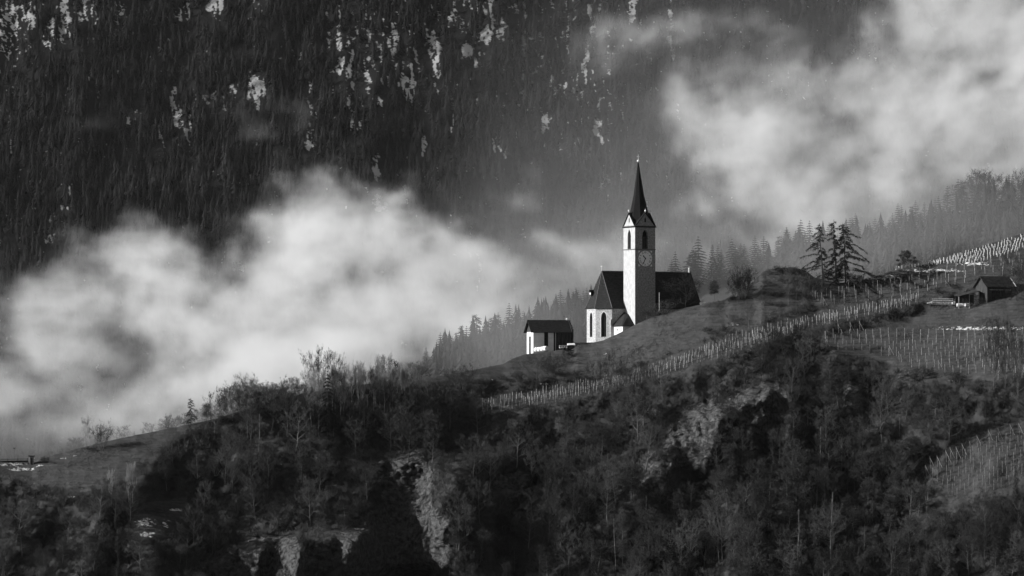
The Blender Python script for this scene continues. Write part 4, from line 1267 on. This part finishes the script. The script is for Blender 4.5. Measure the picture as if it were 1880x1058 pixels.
# ---- the wood on the slope: random but individual
random.seed(77)
def wood_spots(N, umin, umax, vlo, vhi, mind, gmax=0.5, allow_rock=0.08, seed=0, keepf=None):
    r = random.Random(seed); out = []; tries = 0
    cell = {}
    while len(out) < N and tries < N * 60:
        tries += 1
        u = r.uniform(umin, umax); v = float(ridge_v(u)) + r.uniform(vlo, vhi)
        if v > 1120: continue
        g, k = cover_at(u, v)
        if g > gmax: continue
        if k > 0.5 and r.random() > allow_rock: continue
        if 1450 < u < 1720 and v < 640: continue
        if keepf and not keepf(u, v): continue
        c = (int(u / mind), int(v / mind))
        if any((abs(a - u) < mind and abs(b - v) < mind * 0.6) for dx in (-1, 0, 1) for dy in (-1, 0, 1) for a, b in cell.get((c[0] + dx, c[1] + dy), [])): continue
        cell.setdefault(c, []).append((u, v)); out.append((u, v))
    return out
def clear_above(u, v, h):
    """crown must not cover meadow, vineyard or bare rock face"""
    for k in (0.35, 0.7, 0.95):
        g, rk = cover_at(u, v - h * k)
        if v - h * k < float(ridge_v(u)): 
            if 790 < u < 1700: return False
            continue
        if g > 0.5: return False
        if rk > 0.5 and k > 0.3: return False
    return True
def region(u, v):
    if u < 420: return "below the left meadow" if v < 960 else "at the lower left"
    if u < 900: return "between the skyline wood and the big rock outcrop" if v < 880 else "around the big rock outcrop"
    if u < 1200: return "below the left end of the vineyard band" if v < 860 else "in the dark hollow right of the big outcrop"
    if u < 1500: return "around the upper cliff" if v < 870 else "below the upper cliff"
    return "below the wide right vineyard" if v < 830 else "left of and under the lower right vineyard"
cnt = dict(bare=0, pine=0, shrub=0)
for (u, v) in wood_spots(210, -40, 1960, 8, 600, 22, seed=1, keepf=lambda u, v: clear_above(u, v, 52)):
    P_, h = px(u, v, v - random.uniform(42, 76))
    plant("bare", P_, h, "grey leafless tree in the slope wood " + region(u, v), "leafless trees " + region(u, v), random.uniform(0.85, 1.25)); cnt["bare"] += 1
for (u, v) in wood_spots(135, -40, 1960, 30, 600, 26, seed=2, keepf=lambda u, v: clear_above(u, v, 46) and (u > 1180 or v > 940 or random.random() < 0.3)):
    P_, h = px(u, v, v - random.uniform(36, 62))
    plant("pine" if random.random() < 0.6 else "broadspruce", P_, h, "dark evergreen tree in the slope wood " + region(u, v), "evergreens " + region(u, v), random.uniform(0.8, 1.2)); cnt["pine"] += 1
for (u, v) in wood_spots(100, 1150, 1960, 150, 600, 24, seed=12, keepf=lambda u, v: v > 850 and clear_above(u, v, 50)):
    P_, h = px(u, v, v - random.uniform(40, 66))
    plant(random.choice(["pine", "pine", "broadspruce"]), P_, h, "dark evergreen tree in the slope wood " + region(u, v), "evergreens " + region(u, v), random.uniform(0.9, 1.3))
for i in range(20):
    u = 1668 + 245 * (i + random.random()) / 20; v = random.uniform(970, 1090) + (25 if u > 1760 else 0)
    P_, h = px(u, v, v - random.uniform(48, 72))
    k = random.choice(["pine", "broadspruce", "bare"])
    plant(k, P_, h, ("grey leafless tree" if k == "bare" else "dark evergreen tree") + " in the bottom right corner under the shaded vineyard", ("leafless trees" if k == "bare" else "evergreens") + " of the bottom right corner", random.uniform(1.0, 1.3))
for (u, v) in wood_spots(292, -40, 1960, 6, 600, 20, seed=3, allow_rock=0.1, keepf=lambda u, v: clear_above(u, v, 22)):
    P_, h = px(u, v, v - random.uniform(14, 30))
    plant(random.choice(["shrub", "shrub", "darkshrub"]), P_, h, "bare shrub on the wooded slope " + region(u, v), "shrubs " + region(u, v), random.uniform(0.9, 1.5), cat="shrub"); cnt["shrub"] += 1
# scattered shrubs on the church slope and banks
for (u, v, vt, w) in ((1045, 656, 644, 1.6), (1035, 668, 652, 1.5), (1012, 690, 668, 1.2), (950, 704, 684, 1.2), (925, 702, 688, 1.2), (890, 712, 694, 1.4), (1060, 700, 676, 1.2), (1150, 700, 668, 0.9), (1180, 690, 665, 1.0), (1400, 560, 538, 1.2), (1480, 545, 500, 0.9), (1495, 540, 508, 1.0), (1505, 530, 500, 1.0),
                    (1565, 520, 500, 1.0), (1580, 518, 506, 1.3), (1330, 615, 596, 1.8), (1300, 612, 600, 1.8), (1640, 535, 525, 2.0), (1720, 540, 528, 1.5), (1345, 590, 575, 1.4), (1412, 503, 493, 1.8), (1430, 500, 489, 2.0), (1452, 501, 488, 2.0), (1470, 504, 490, 1.8), (1438, 520, 508, 1.8), (1410, 524, 512, 1.6), (1468, 524, 506, 1.5), (1455, 540, 526, 1.6), (1425, 545, 532, 1.8), (1580, 600, 588, 2.0), (1640, 585, 574, 2.0), (1530, 612, 600, 2.0), (1690, 528, 518, 2.0), (1750, 528, 518, 2.0), (1420, 625, 600, 1.5), (1700, 695, 676, 1.6), (1760, 705, 685, 1.6)):
    P_, h = px(u, v, vt)
    plant("darkshrub" if random.random() < 0.6 else "shrub", P_, h, "small scrubby bush on the grassy banks around the vineyards", "scrub on the meadow banks", w, cat="shrub")

# ---- trees on the misty hillside behind
random.seed(91)
def far_tree(kind, u, dvv, hpx, lab, grp, w=1.0):
    P_ = back_ground(u, dvv); plant(kind, P_, hpx / F * P_.y, lab, grp, w)
tops = curve([(0, 838), (70, 826), (150, 805), (230, 775), (300, 768), (400, 745), (450, 705), (560, 700), (700, 690), (780, 640), (815, 590), (870, 580), (930, 560), (1000, 560), (1050, 520), (1075, 520), (1100, 560), (1200, 520), (1230, 470),
              (1290, 432), (1350, 428), (1400, 425), (1450, 415), (1490, 388), (1530, 400), (1570, 378), (1610, 384), (1650, 362), (1710, 350), (1750, 318), (1780, 318), (1830, 322), (1880, 312), (2000, 290)])
ntr = 270
for i in range(ntr):
    u = -20 + 1980 * ((i * 0.6180339) % 1.0)
    if u < 760 and random.random() < 0.25: continue
    if 1090 < u < 1225 and random.random() < 0.6: continue
    dvv = random.uniform(0, 8) if u < 760 else (random.uniform(0, 10) if i % 3 else random.uniform(10, 75 if u > 1280 else 30))
    top = float(tops(u)) + abs(random.gauss(0, 12)) + dvv * 0.85
    hpx = min(max(float(back_v(u)) + dvv - top, 22), 95)
    k = random.choice(["broadspruce", "spruce", "broadspruce", "broadspruce", "bare", "pine"]) if u > 560 else random.choice(["bare", "bare", "spruce"])
    if 770 < u < 1800: k = random.choice(["broadspruce", "broadspruce", "broadspruce", "broadspruce", "larch", "spruce", "broadspruce"])
    if 1225 < u < 1400 and i % 3 == 0: continue
    if 1285 < u < 1330 and dvv > 10: continue
    if u > 1800: k = random.choice(["bare", "bare", "broadspruce", "spruce"])
    side = "left of the barn" if u < 960 else ("right behind the church" if u < 1420 else "behind the upper vineyards")
    if k in ("broadspruce", "spruce", "pine", "larch"): lab, grp = "evergreen fading into the mist on the ridge " + side, "misty evergreens " + side
    else: lab, grp = "leafless tree fading into the mist on the ridge " + side, "misty leafless trees " + side
    far_tree(k, u, dvv, hpx * random.uniform(0.9, 1.12), lab, grp, random.uniform(1.05, 1.4))

# ------------------------------------------------------------------ undergrowth (stuff)
def undergrowth():
    r = np.random.default_rng(5)
    N = 21000
    u = r.uniform(-60, 1980, N); v = ridge_v(u) + r.uniform(0, 1, N) ** 0.9 * 600
    keep = []
    for a, b in zip(u, v):
        g, k = cover_at(a, b)
        keep.append(b < 1130 and g < 0.5 and not (k > 0.5 and r.random() > 0.08))
    keep = np.array(keep); u, v = u[keep], v[keep]
    base = np.array([ground(a, b) for a, b in zip(u, v)])
    n = len(base); k = 26
    a = r.uniform(0, 6.28, (n, k)); rad = np.abs(r.normal(0, 0.55, (n, k)))
    p = base[:, None, :] + np.stack([np.cos(a) * rad, np.sin(a) * rad, r.uniform(-0.1, 0.3, (n, k))], -1)
    hgt = r.uniform(0.5, 1.5, (n, k)) * r.uniform(0.5, 1.2, n)[:, None]
    d = np.stack([r.normal(0, 0.45, (n, k)), r.normal(0, 0.45, (n, k)), hgt], -1)
    e = p + d
    wv = r.normal(0, 1, (n, k, 3)); wv /= np.linalg.norm(wv, axis=-1, keepdims=True); wv *= 0.045
    tri = np.stack([p - wv, p + wv, e], 2).reshape(-1, 3)
    me = np_mesh("undergrowth", tri, np.arange(len(tri)).reshape(-1, 3), M["scrub"], 3)
    tag(link(bpy.data.objects.new("undergrowth", me)), "dry brush and brambles covering the steep slope between the trees", "undergrowth", kind="stuff")
undergrowth()
def grass_tufts():
    r = np.random.default_rng(8)
    N = 26000
    u = r.uniform(0, 1960, N); v = ridge_v(u) + r.uniform(0, 1, N) * 230
    lo = r.random(N) < 0.12
    v = np.where(lo, r.uniform(760, 930, N), v); u = np.where(lo, r.uniform(1680, 1960, N), u)
    keep = np.array([cover_at(a, b)[0] > 0.5 and b < 1000 for a, b in zip(u, v)])
    keep &= fbm(u / 30.0, v / 14.0, seed=88) > 0.44
    u, v = u[keep], v[keep]
    base = np.array([ground(a, b) for a, b in zip(u, v)])
    n = len(base); k = 8
    p = base[:, None, :] + np.stack([r.normal(0, 0.22, (n, k)), r.normal(0, 0.22, (n, k)), np.full((n, k), -0.03)], -1)
    e = p + np.stack([r.normal(0, 0.1, (n, k)), r.normal(0, 0.1, (n, k)), r.uniform(0.12, 0.38, (n, k))], -1)
    wv = r.normal(0, 1, (n, k, 3)); wv[..., 2] = 0; wv /= np.linalg.norm(wv, axis=-1, keepdims=True); wv *= 0.03
    tri = np.stack([p - wv, p + wv, e], 2).reshape(-1, 3)
    me = np_mesh("grass", tri, np.arange(len(tri)).reshape(-1, 3), M["vine"], 3)
    tag(link(bpy.data.objects.new("grass", me)), "tufts of dry winter grass on the meadows and vineyard terraces", "grass", kind="stuff")
grass_tufts()

# ------------------------------------------------------------------ vineyards: posts, braced end posts, sleeves, wires
random.seed(13)
posts = []      # (u, v_base, height_px, group key, braced)
top_c = curve([(885, 744), (1000, 722), (1150, 694), (1250, 662), (1350, 622), (1450, 597), (1560, 574), (1700, 545)])
bot_c = curve([(885, 762), (1000, 741), (1110, 719), (1250, 681), (1350, 648), (1480, 604), (1600, 581), (1700, 553)])
for row, (f, sp_px, hp) in enumerate(((0.0, 5.5, 12), (0.25, 6.0, 11), (0.5, 6.5, 12), (0.75, 7.5, 13), (1.0, 16, 17))):
    u = 885 + random.uniform(0, 5)
    while u < 1690:
        v = top_c(u) * (1 - f) + bot_c(u) * f + random.uniform(-1.5, 1.5)
        thin = 0.25 if u < 1180 else (0.1 if u < 1420 else 0.35)
        if f < 1 and random.random() < thin: u += sp_px; continue
        if f == 1.0 and 1240 < u < 1300: u += sp_px; continue
        posts.append((u, float(v), hp * random.uniform(0.8, 1.15), "band", False))
        u += sp_px * random.uniform(0.7, 1.3)
upt = curve([(1490, 545), (1600, 520), (1700, 502), (1800, 478), (1880, 455), (1960, 430)])
upb = curve([(1490, 563), (1600, 552), (1700, 535), (1790, 515), (1880, 500), (1960, 490)])
for row in range(5):
    f = row / 4.0; u = 1492 + row * 5
    while u < 1960:
        v = upt(u) * (1 - f) + upb(u) * f
        if not (1786 < u < 1870 and v > 507) and not (f == 0 and random.random() < 0.3):
            posts.append((u, float(v), random.uniform(11, 17) + (3 if u < 1640 else 0), "upper", row == 4 and random.random() < 0.12))
        u += random.uniform(13, 19) + (5 if u < 1620 else 0)
for row in range(8):
    v0 = 618 + row * 11.5
    u = 1512 + row * 6 + random.uniform(0, 5)
    first = True
    while u < 1960:
        v = v0 + (u - 1700) * -0.015 + random.uniform(-1, 1)
        lim = np.interp(u, [1500, 1600, 1650, 1700, 1780, 1960], [640, 652, 668, 684, 696, 700])
        if v < lim:
            posts.append((u, float(v), random.uniform(14, 18), "right", False))
        u += random.uniform(13.5, 15.5)
for (u, v) in ((1517, 637), (1634, 652), (1651, 663), (1724, 679), (1540, 612), (1562, 609), (1579, 607)):
    posts.append((u, v, 18.0, "right", True))
for (u, v) in ((1701, 876), (1709, 860), (1722, 858), (1738, 848), (1746, 843), (1757, 842), (1768, 836), (1782, 832), (1795, 820), (1816, 810), (1834, 808), (1856, 800), (1872, 798), (1890, 790)):
    posts.append((u, v, 22.0, "lower", True))
for row in range(7):
    u = 1712 + row * 9
    while u < 1960:
        v = np.interp(u, [1700, 1740, 1800, 1880, 1960], [872, 845, 815, 790, 775]) + 14 + row * 13
        lim = np.interp(u, [1700, 1800, 1900, 1960], [935, 905, 900, 900])
        if v < lim: posts.append((u, float(v), random.uniform(17, 22), "lower", False))
        u += random.uniform(13, 17)
for (u, v) in ((1688, 935), (1685, 930), (1700, 925), (1703, 918)):
    posts.append((u, v, 14.0, "lower", False))
def post_mesh(h, r, mat="post", sides=5):
    b = MB(); b.tube([(0, 0, -0.3), (0, 0, h)], [r, r * 0.85], sides); return b.mesh("vineyard_post", M[mat])
pm = [post_mesh(2.0, 0.048)]
brm = MB(); brm.tube([(0, 0, 1.75), (1.0, -0.15, -0.15)], 0.04, 5); brm = brm.mesh("brace", M["post"])
PL = dict(band=("thin pale vineyard post in the long terraced band below the church meadow", "posts of the long vineyard band"),
          upper=("pale vineyard post on the upper terraces around the wooden shed", "posts of the upper vineyard"),
          right=("pale vineyard post in the wide vineyard right of centre below the shed", "posts of the wide right vineyard"),
          lower=("tall pale vineyard post in the shaded vineyard at the lower right", "posts of the lower right vineyard"))
PLB = dict(upper="braced pale end post of the upper vineyard", right="braced pale end post on the edge of the wide right vineyard", lower="braced leaning end post along the edge of the lower right vineyard")
random.seed(21)
posts.sort(key=lambda p: -(p[2] * (0.5 if p[0] > 1885 else 1) + (100 if p[4] else 0)))
pm2 = post_mesh(2.0, 0.045); pm3 = post_mesh(2.0, 0.05, "shadepost")
rest = MB()
for i, (u, v, hp, key, brace) in enumerate(posts):
    g = ground(u, v); h = hp / F * g.y
    if i < 296:
        o = link(bpy.data.objects.new("vineyard_post", pm2 if key == "upper" else (pm3 if key == "lower" else pm[0]))); o.location = g
        o.scale = (1, 1, h / 2.0); o.rotation_euler = (random.gauss(0, 0.03), random.gauss(0, 0.04), random.uniform(0, 6.28) if not brace else random.uniform(-0.3, 0.3))
        if brace:
            o.rotation_euler = (0, -0.08, random.uniform(-0.3, 0.3))
            link(bpy.data.objects.new("brace", brm), o)
            tag(o, PLB[key], "post", PL[key][1] + ", braced ends")
        else: tag(o, PL[key][0], "post", PL[key][1])
    else:
        rest.tube([g - Vector((0, 0, 0.3)), g + Vector((random.gauss(0, 0.06), 0, h))], 0.05, 4)
print("posts", len(posts), cnt)
tag(rest.build("vineyard_posts", M["post"]), "the many smaller pale posts of the terraced vineyard rows", "vineyard posts", kind="stuff")

# white plastic sleeves of the young vines near the skyline
gm = MB(); gm.tube([(0, 0, -0.05), (0, 0, 0.75)], 0.085, 6); gm = gm.mesh("vine_sleeve", M["guard"])
random.seed(31)
ng = 0
gt = curve([(1640, 494), (1700, 487), (1750, 473), (1800, 459), (1880, 434), (1960, 408)])
gb = curve([(1640, 496), (1700, 492), (1780, 484), (1800, 480), (1880, 457), (1960, 440)])
grow_rows = []
for row in range(7):
    u = 1640 + row * 3.1
    while u < 1925:
        f = row / 6.0
        v = gt(u) * (1 - f) + gb(u) * f
        thick = gb(u) - gt(u)
        if thick > row * 3.2 - 1 and random.random() > 0.12:
            grow_rows.append((u, float(v)))
        u += random.uniform(4.6, 7.0)
extra = MB()
for i, (u, v) in enumerate(sorted(grow_rows, key=lambda q: -q[1] if q[0] < 1885 else 0)):
    g = ground(u, v)
    if i < 290:
        o = link(bpy.data.objects.new("vine_sleeve", gm)); o.location = g; s = random.uniform(0.8, 1.3); o.scale = (1, 1, s); o.rotation_euler = (random.gauss(0, 0.1), random.gauss(0, 0.1), 0)
        tag(o, "short white sleeve around a young vine in the bright band near the skyline", "vine sleeve", "white sleeves of the young vines")
    else: extra.tube([g, g + Vector((0, 0, 0.8))], 0.085, 5)
if extra.v: tag(extra.build("vine_sleeves", M["guard"]), "further white sleeves of young vines at the right edge of the skyline vineyard", "vine sleeves", kind="stuff")
print("sleeves", len(grow_rows))
# thin dark stakes on the skyline above them
sk = pm[0].copy(); sk.materials[0] = M["wood"]
for i in range(52):
    u = 1592 + (1925 - 1592) * (i + random.random() * 0.8) / 52
    g = ground(u, ridge_v(u) + 1.5)
    o = link(bpy.data.objects.new("vine_stake", sk)); o.location = g; o.scale = (0.55, 0.55, random.uniform(0.5, 1.05)); o.rotation_euler = (0, random.gauss(0, 0.04), 0)
    tag(o, "thin dark vine stake standing against the mist on the skyline", "stake", "dark stakes along the vineyard skyline")
# wires
def wire(name, fu, u0, u1, hh, lab, r=0.025):
    pts = []; u = u0
    while u <= u1:
        g = ground(u, float(fu(u))); pts.append(g + Vector((0, -0.1, hh))); u += 12
    b = MB(); b.tube(pts, r, 4); tag(b.build(name, M["dark"]), lab, "wire")
wire("training_wire", bot_c, 885, 1690, 1.35, "long dark wire strung along the lowest row of the vineyard band", 0.035)
wire("training_wire", lambda u: upb(u), 1492, 1780, 1.1, "thin dark wire along the lowest row of the upper vineyard")
def vines():
    r = np.random.default_rng(17); P0 = []
    for (u, v, hp, key, br) in posts:
        for _ in range(2 if key != "band" else 1):
            uu = u + r.uniform(-7, 7); vv = v + (uu - u) * -0.1
            P0.append(ground(uu, vv))
    P0 = np.array(P0); n = len(P0); k = 9
    p = P0[:, None, :] + np.stack([r.normal(0, 0.15, (n, k)), r.normal(0, 0.1, (n, k)), r.uniform(0, 1.0, (n, k))], -1)
    e = p + np.stack([r.normal(0, 0.4, (n, k)), r.normal(0, 0.15, (n, k)), r.uniform(0.1, 0.6, (n, k))], -1)
    wv = r.normal(0, 1, (n, k, 3)); wv /= np.linalg.norm(wv, axis=-1, keepdims=True); wv *= 0.02
    tri = np.stack([p - wv, p + wv, e], 2).reshape(-1, 3)
    me = np_mesh("vines", tri, np.arange(len(tri)).reshape(-1, 3), M["vine"], 3)
    tag(link(bpy.data.objects.new("vines", me)), "bare pruned vine shoots along the vineyard rows", "vines", kind="stuff")
vines()

# ------------------------------------------------------------------ fog banks in the valley between hill and mountain
FX0, FX1, FY0, FY1, FZ0, FZ1 = -300.0, 305.0, 1040.0, 2080.0, -90.0, 218.0
def fog():
    me = bpy.data.meshes.new("fog")
    me.from_pydata([(FX0, FY0, FZ0), (FX1, FY0, FZ0), (FX1, FY1, FZ0), (FX0, FY1, FZ0), (FX0, FY0, FZ1), (FX1, FY0, FZ1), (FX1, FY1, FZ1), (FX0, FY1, FZ1)], [],
                   [(0, 3, 2, 1), (4, 5, 6, 7), (0, 1, 5, 4), (1, 2, 6, 5), (2, 3, 7, 6), (3, 0, 4, 7)])
    mat = bpy.data.materials.new("fog_vapour"); mat.use_nodes = True
    nt = mat.node_tree; nt.nodes.clear()
    out = nt.nodes.new("ShaderNodeOutputMaterial"); pv = nt.nodes.new("ShaderNodeVolumePrincipled")
    pv.inputs["Color"].default_value = (0.97, 0.97, 0.97, 1); pv.inputs["Density"].default_value = 0.001
    pv.inputs["Anisotropy"].default_value = 0.0
    nt.links.new(pv.outputs[0], out.inputs["Volume"])
    me.materials.append(mat)
    o = link(bpy.data.objects.new("fog", me))
    tag(o, "drifting banks of valley fog between the church hill and the mountain", "fog", kind="stuff")
    ng = bpy.data.node_groups.new("fog_shape", 'GeometryNodeTree')
    ng.interface.new_socket("Geometry", in_out='INPUT', socket_type='NodeSocketGeometry')
    ng.interface.new_socket("Geometry", in_out='OUTPUT', socket_type='NodeSocketGeometry')
    N, Lk = ng.nodes, ng.links.new
    go = N.new("NodeGroupOutput")
    pos = N.new("GeometryNodeInputPosition").outputs[0]
    def vm(op, a, b=None):
        n = N.new("ShaderNodeVectorMath"); n.operation = op
        for i, q in enumerate((a, b)):
            if q is None: continue
            if isinstance(q, tuple): n.inputs[i].default_value = q
            else: Lk(q, n.inputs[i])
        return n.outputs["Value"] if op in ('LENGTH', 'DOT_PRODUCT') else n.outputs[0]
    def m(op, a, b=0.0, clamp=False):
        n = N.new("ShaderNodeMath"); n.operation = op; n.use_clamp = clamp
        for i, q in enumerate((a, b)):
            if isinstance(q, (int, float)): n.inputs[i].default_value = q
            else: Lk(q, n.inputs[i])
        return n.outputs[0]
    def noise(vec, scale, det, rough=0.6):
        n = N.new("ShaderNodeTexNoise"); n.inputs["Scale"].default_value = scale; n.inputs["Detail"].default_value = det; n.inputs["Roughness"].default_value = rough
        Lk(vec, n.inputs["Vector"]); return n
    # slow wind-drawn warp
    w1 = noise(vm('MULTIPLY', pos, (1.0, 0.5, 1.0)), 0.016, 5.0, 0.6).outputs["Color"]
    wv = vm('MULTIPLY', vm('SUBTRACT', w1, (0.5, 0.5, 0.5)), (110.0, 120.0, 80.0))
    wp = vm('ADD', pos, wv)
    shear = vm('ADD', vm('MULTIPLY', pos, (1.0, 0.14, 1.15)), vm('MULTIPLY', wv, (0.35, 0.1, 0.35)))
    fine = noise(shear, 0.030, 7.0, 0.64).outputs[0]
    crisp = noise(vm('ADD', vm('MULTIPLY', pos, (1.0, 0.10, 1.2)), vm('MULTIPLY', wv, (0.6, 0.0, 0.6))), 0.075, 5.0, 0.6).outputs[0]
    def blob(b):
        u, v, Y, ru, rv, ry, amp = b
        c = ray(u, v, Y); s = Y / F
        d = vm('LENGTH', vm('DIVIDE', vm('SUBTRACT', wp, tuple(map(float, c))), (ru * s, ry, rv * s)))
        g = m('SUBTRACT', 1.0, m('MULTIPLY', d, d))
        return m('MULTIPLY', m('MAXIMUM', g, 0.0), amp)
    tot = None
    for b in FOG_BANKS:
        g = blob(b); tot = g if tot is None else m('ADD', tot, g)
    body = m('ADD', m('MINIMUM', tot, 1.1), m('MULTIPLY', m('SUBTRACT', fine, 0.5), 4.0))
    body = m('ADD', body, m('MULTIPLY', m('SUBTRACT', crisp, 0.5), 2.8))
    dens = m('MULTIPLY', m('POWER', m('MAXIMUM', m('SUBTRACT', body, 0.15), 0.0), 1.7), m('MULTIPLY', m('MINIMUM', m('MULTIPLY', tot, 1.4), 1.0), FOG_D))
    # thin general veil, thicker to the right and low down
    veil = None
    for b in VEILS:
        g = blob(b); veil = g if veil is None else m('ADD', veil, g)
    dens = m('ADD', dens, m('MULTIPLY', veil, m('ADD', 0.35, fine)))
    dens = m('MULTIPLY', dens, 1000.0)
    vc = N.new("GeometryNodeVolumeCube")
    Lk(dens, vc.inputs["Density"])
    vc.inputs["Min"].default_value = (FX0, FY0, FZ0); vc.inputs["Max"].default_value = (FX1, FY1, FZ1)
    vx = 1.9
    vc.inputs["Resolution X"].default_value = int((FX1 - FX0) / vx); vc.inputs["Resolution Y"].default_value = int((FY1 - FY0) / 13.0); vc.inputs["Resolution Z"].default_value = int((FZ1 - FZ0) / vx)
    sm = N.new("GeometryNodeSetMaterial"); sm.inputs["Material"].default_value = mat
    Lk(vc.outputs[0], sm.inputs[0]); Lk(sm.outputs[0], go.inputs[0])
    md = o.modifiers.new("fog_shape", 'NODES'); md.node_group = ng
FOG_D = 0.0085
FOG_BANKS = [  # (u, v, distance, radius u px, radius v px, radius along the view in m, strength)
    (0, 640, 1650, 300, 200, 130, 0.36), (240, 560, 1650, 230, 170, 140, 0.72), (400, 620, 1600, 180, 150, 140, 0.9), (590, 560, 1650, 220, 190, 170, 1.4), (535, 400, 1650, 70, 105, 100, 1.2),
    (630, 420, 1650, 130, 90, 120, 1.1), (770, 440, 1650, 130, 90, 110, 0.9), (820, 520, 1600, 150, 130, 120, 1.0), (200, 740, 1450, 420, 130, 110, 0.8), (300, 440, 1650, 110, 60, 50, 0.34), (450, 400, 1650, 100, 70, 50, 0.34), (710, 350, 1650, 120, 60, 60, 0.42), (560, 690, 1450, 300, 110, 110, 1.0),
    (900, 600, 1450, 180, 110, 110, 0.9), (980, 500, 1600, 230, 130, 90, 0.55), (1080, 470, 1600, 200, 110, 80, 0.28), (-150, 600, 1650, 220, 220, 120, 0.3), (985, 390, 1650, 80, 150, 80, 0.36), (130, 470, 1650, 100, 60, 90, 0.65), (250, 470, 1650, 110, 60, 100, 0.85), (360, 490, 1650, 90, 60, 90, 0.7),
    (1330, 215, 1750, 150, 100, 110, 0.92), (1500, 230, 1750, 220, 140, 120, 0.72), (1700, 200, 1750, 280, 200, 120, 0.85), (1850, 100, 1750, 260, 240, 140, 1.0), (1300, 85, 1750, 280, 50, 90, 0.9), (1720, 60, 1750, 180, 90, 110, 0.6), (1700, 360, 1650, 330, 110, 110, 0.75),
    (1650, 430, 1420, 200, 60, 60, 0.9), (1440, 370, 1600, 260, 110, 100, 0.8), (2100, 200, 1750, 250, 350, 180, 0.9), (1250, 460, 1500, 180, 70, 70, 0.5), (445, 225, 1700, 70, 55, 40, 0.42), (240, 200, 1700, 60, 50, 30, 0.3), (110, 430, 1700, 90, 50, 50, 0.5),
]
VEILS = [
    (1300, 450, 1130, 620, 330, 90, 0.0009), (1500, 300, 1700, 800, 480, 500, 0.00024), (900, 600, 1130, 320, 170, 90, 0.0026), (150, 800, 1120, 500, 120, 90, 0.0022), (1650, 420, 1120, 380, 130, 70, 0.0030), (1050, 520, 1500, 320, 190, 300, 0.0005),
]
fog()
def haze():
    """even thin air round the camera and everything in front of it"""
    b = MB(); b.box(-2200, 2200, -60, 5200, -260, 900)
    mat = bpy.data.materials.new("thin_air"); mat.use_nodes = True
    nt = mat.node_tree; nt.nodes.clear()
    out = nt.nodes.new("ShaderNodeOutputMaterial"); pv = nt.nodes.new("ShaderNodeVolumePrincipled")
    pv.inputs["Color"].default_value = (0.95, 0.95, 0.95, 1); pv.inputs["Density"].default_value = HAZE_D
    nt.links.new(pv.outputs[0], out.inputs["Volume"])
    o = b.build("haze", mat); tag(o, "thin even haze in the air of the whole valley", "haze", kind="stuff")
HAZE_D = 0.000005
haze()

def sun_dimming_cloud():
    """thin cloud added out of view beyond the left edge: it veils the low sun before it reaches the far slope"""
    b = MB(); nu, nv = 36, 20
    for i in range(nv + 1):
        ph = math.pi * i / nv
        for k in range(nu):
            t = 2 * math.pi * k / nu
            d = Vector((math.sin(ph) * math.cos(t), math.sin(ph) * math.sin(t), math.cos(ph)))
            q = 1.0 + 0.22 * (float(fbm(d.x * 2.4 + 5, d.y * 3.4, d.z * 2.4, seed=97)) - 0.5)
            b.v.append((-1330 + 330 * q * d.x, 3400 + 1200 * q * d.y, 780 + 900 * q * d.z))
    for i in range(nv):
        for k in range(nu):
            j = (k + 1) % nu
            b.f.append((i * nu + k, (i + 1) * nu + k, (i + 1) * nu + j, i * nu + j))
    mat = bpy.data.materials.new("shade_cloud_vapour"); mat.use_nodes = True
    nt = mat.node_tree; nt.nodes.clear()
    out = nt.nodes.new("ShaderNodeOutputMaterial"); pv = nt.nodes.new("ShaderNodeVolumePrincipled")
    pv.inputs["Color"].default_value = (0.95, 0.95, 0.95, 1); pv.inputs["Density"].default_value = 0.0022
    nt.links.new(pv.outputs[0], out.inputs["Volume"])
    m_ = bpy.data.meshes.new("shade_cloud"); m_.from_pydata(b.v, [], b.f); m_.materials.append(mat)
    tag(link(bpy.data.objects.new("shade_cloud", m_)), "thin cloud added out of view beyond the left end of the mountainside to dim its sun", "shade_cloud", kind="stuff")
sun_dimming_cloud()  # added out of view to weaken the sun on the mountain
